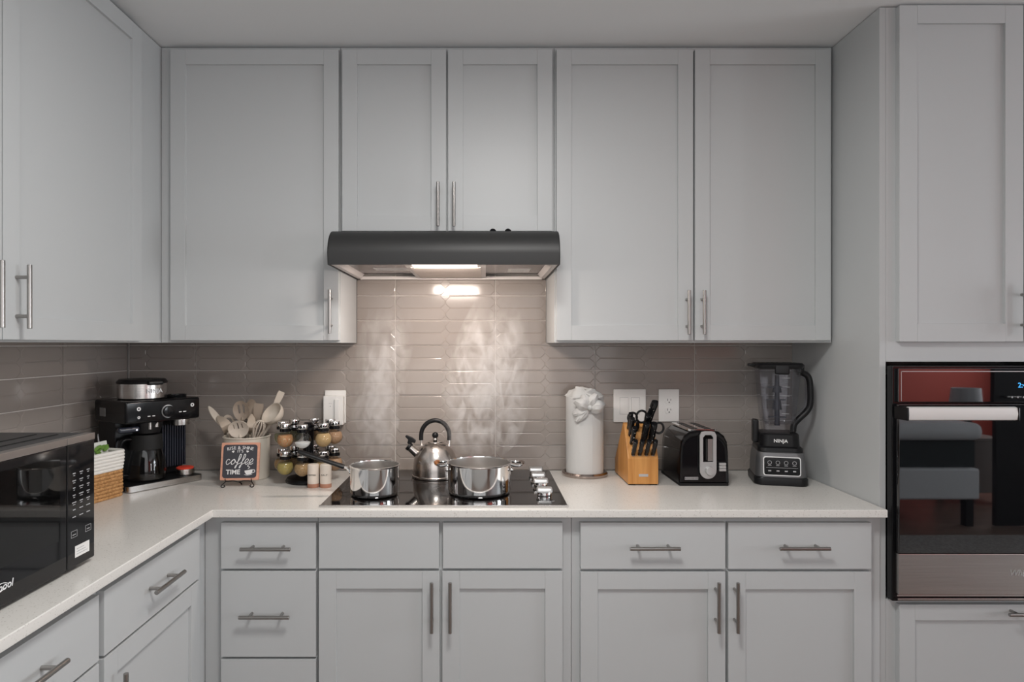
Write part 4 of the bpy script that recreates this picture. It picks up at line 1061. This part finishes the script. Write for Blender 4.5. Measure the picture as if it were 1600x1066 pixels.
lid = part('lid', B().loft([rs(.074, .074, .022, .4255), rs(.080, .077, .024, .430), rs(.084, .078, .026, .440), rs(.078, .072, .026, .447)]).box(-.103, -.06, -.025, .025, .432, .444, .006).box(.06, .092, -.022, .022, .408, .444, .008), BLK, t)
part('pour_flap', B().box(-.02, .03, -.079, -.06, .405, .442, .006), BLK, lid)
part('jar_handle', B().tube(catmull([(.070, 0, .412), (.088, 0, .41), (.108, 0, .395), (.115, 0, .36), (.115, 0, .295), (.103, 0, .265), (.076, 0, .236), (.060, 0, .215), (.056, 0, .188)], 5), .0115, 12, flat=(1.1, 1.0)), BLK, t)
part('inner_grip', B().tube(catmull([(.072, 0, .398), (.084, 0, .397), (.098, 0, .385), (.101, 0, .36), (.101, 0, .30), (.092, 0, .276), (.072, 0, .257), (.060, 0, .248)], 5), .0045, 8, flat=(1.8, 1.0)), SMOKE, t)
part('side_latch', B().box(-.088, -.0665, -.02, .02, .145, .232, .006), BLK, t)
part('side_knob', B().cyl((.087, 0, .06), (.096, 0, .06), .012, seg=20), BLK, t)

# ------------------------------------------------------------------ things behind the camera that the oven door mirrors
bD = -.97
t = thing('bed', 'white bed with dark frame, mirrored in the oven door', 'bed', (3.05, YD(bD), 0), 0)
part('duvet', B().box(-.82, .82, -1.9, .02, .69, .83, .06, 3), LINEN, t)
part('dark_frame', B().box(-.80, .80, -1.9, -.06, .47, .688, .01), NAVY, t)
part('box_spring', B().box(-.80, .80, -1.9, -.01, .22, .468, .02, 3), LINEN, t)
for a in (-.75, .75):
    for c in (-1.85, -.08): part('leg', B().box(a - .03, a + .03, c - .03, c + .03, 0, .219), BLKM, t)
t = thing('table_lamp', 'white drum table lamp beside the bed, mirrored in the oven', 'lamp', (4.46, YD(-1.93), .60), 0)
part('base', B().lathe([(0, 0), (.06, 0), (.06, .01), (.02, .03), (.035, .12), (.015, .22), (.01, .24), (0, .24)], seg=24), BLKG, t)
part('shade', B().lathe([(.11, .22), (.13, .22), (.115, .42), (.10, .42), (.11, .22)], seg=32), LINEN, t)
t = thing('nightstand', 'small grey wooden nightstand under the table lamp', 'nightstand', (4.46, YD(-1.93), 0), 0)
part('top', B().box(-.2, .2, -.2, .2, .57, .60, .004), WOODT, t); part('cabinet_body', B().box(-.19, .19, -.19, .19, .1, .569, .004), WOODT, t)
for a in (-1, 1):
    for c in (-1, 1): part('leg', B().box(a * .15 - .02, a * .15 + .02, c * .15 - .02, c * .15 + .02, 0, .0995), WOODT, t)
t = tag(part('rug', B().prism(rrect(3.2, YD(-.25), 1.1, .50, .05), 'xy', .0005, .012), RUGM, None), 'grey woven rug on the dark floor, mirrored in the oven', 'rug')
dr_ = struct('door_1', B().box(3.98, 4.85, YD(-1.03), YD(-.99), .01, 2.05, .003), BLKM)
part('door_handle', B().tube([(4.05, YD(-.99), 1.0), (4.05, YD(-.95), 1.0), (4.16, YD(-.95), 1.0)], .008, 10), NICKEL, dr_)

# ------------------------------------------------------------------ steam above the two pots
def steam(label, D, rows, dens, seed, sc):
    """rows: (py, px left, px right) outline of the plume on plane D"""
    c = PX(rows[0][1] * .5 + rows[0][2] * .5, D)
    t = link('steam_plume', None); bpy.data.objects.remove(t)
    z0 = PZ(rows[0][0], D); secs = []
    for py, l, r_ in rows:
        x0, x1 = PX(l, D) - c, PX(r_, D) - c; hx_ = (x1 - x0) / 2
        secs.append([((x0 + x1) / 2 + hx_ * math.cos(2 * PI * k / 20), min(hx_, .08) * math.sin(2 * PI * k / 20), PZ(py, D) - z0) for k in range(20)])
    m = bpy.data.materials.new('steam_%d' % seed); m.use_nodes = True; nt = m.node_tree; nt.nodes.remove(nt.nodes['Principled BSDF'])
    v = nt.nodes.new('ShaderNodeVolumePrincipled'); v.inputs['Color'].default_value = (1, 1, 1, 1); v.inputs['Anisotropy'].default_value = .2
    tc = nt.nodes.new('ShaderNodeTexCoord'); mp = nt.nodes.new('ShaderNodeMapping'); mp.inputs['Scale'].default_value = sc; mp.inputs['Location'].default_value = (seed * 3.1, seed, seed * 1.7)
    nt.links.new(tc.outputs['Object'], mp.inputs['Vector'])
    n = nt.nodes.new('ShaderNodeTexNoise'); n.inputs['Scale'].default_value = 1; n.inputs['Detail'].default_value = 5; n.inputs['Distortion'].default_value = 1.6
    nt.links.new(mp.outputs[0], n.inputs['Vector'])
    mr = nt.nodes.new('ShaderNodeMapRange'); mr.inputs[1].default_value = .48; mr.inputs[2].default_value = .66; mr.inputs[4].default_value = dens
    nt.links.new(n.outputs[0], mr.inputs[0])
    # fade towards the sides and the top of the plume
    sp_ = nt.nodes.new('ShaderNodeSeparateXYZ'); nt.links.new(tc.outputs['Generated'], sp_.inputs[0])
    def ramp(sock, a, b_, c0, c1):
        q = nt.nodes.new('ShaderNodeMapRange'); q.interpolation_type = 'SMOOTHSTEP'
        for i_, vv in ((1, a), (2, b_), (3, c0), (4, c1)): q.inputs[i_].default_value = vv
        nt.links.new(sock, q.inputs[0]); return q.outputs[0]
    def mul(a, b_):
        q = nt.nodes.new('ShaderNodeMath'); q.operation = 'MULTIPLY'; nt.links.new(a, q.inputs[0]); nt.links.new(b_, q.inputs[1]); return q.outputs[0]
    f = mul(ramp(sp_.outputs[0], .0, .3, 0, 1), ramp(sp_.outputs[0], .7, 1, 1, 0))
    f = mul(f, ramp(sp_.outputs[2], .5, 1, 1, 0)); f = mul(f, ramp(sp_.outputs[2], 0, .12, .3, 1))
    nt.links.new(mul(mr.outputs[0], f), v.inputs['Density']); nt.links.new(v.outputs[0], nt.nodes['Material Output'].inputs['Volume'])
    b = B().loft(secs); o = link('steam_plume', b.mesh('steam_plume', m), None, (c, YD(D), z0)); o['kind'] = 'stuff'
    tag(o, label, 'steam', 'steam over the cooktop')
steam('thin white steam rising from the small saucepan', 2.33, [(714, 560, 612), (690, 545, 620), (640, 542, 628), (580, 545, 640), (520, 560, 650), (470, 580, 650)], 13, 1, (16, 16, 8))
steam('white steam swirling up from the wide stock pot', 2.36, [(709, 712, 790), (690, 690, 812), (640, 682, 830), (590, 690, 840), (540, 705, 830), (490, 730, 825), (460, 745, 810)], 21, 2, (15, 15, 8))
SC.cycles.volume_step_rate = 0.7
SC.cycles.volume_bounces = 3
# printed marks, rivets and other pieces too small to pick apart
for o in bpy.data.objects:
    if o.name.split('.')[0] in ('key_print', 'print_lines', 'rivets', 'front_buttons', 'panel_icons', 'touch_icons', 'measure_marks', 'slots', 'shaker_holes', 'print', 'slot_guides', 'burner_rings', 'leaf_print', 'handle_posts'): o['kind'] = 'stuff'
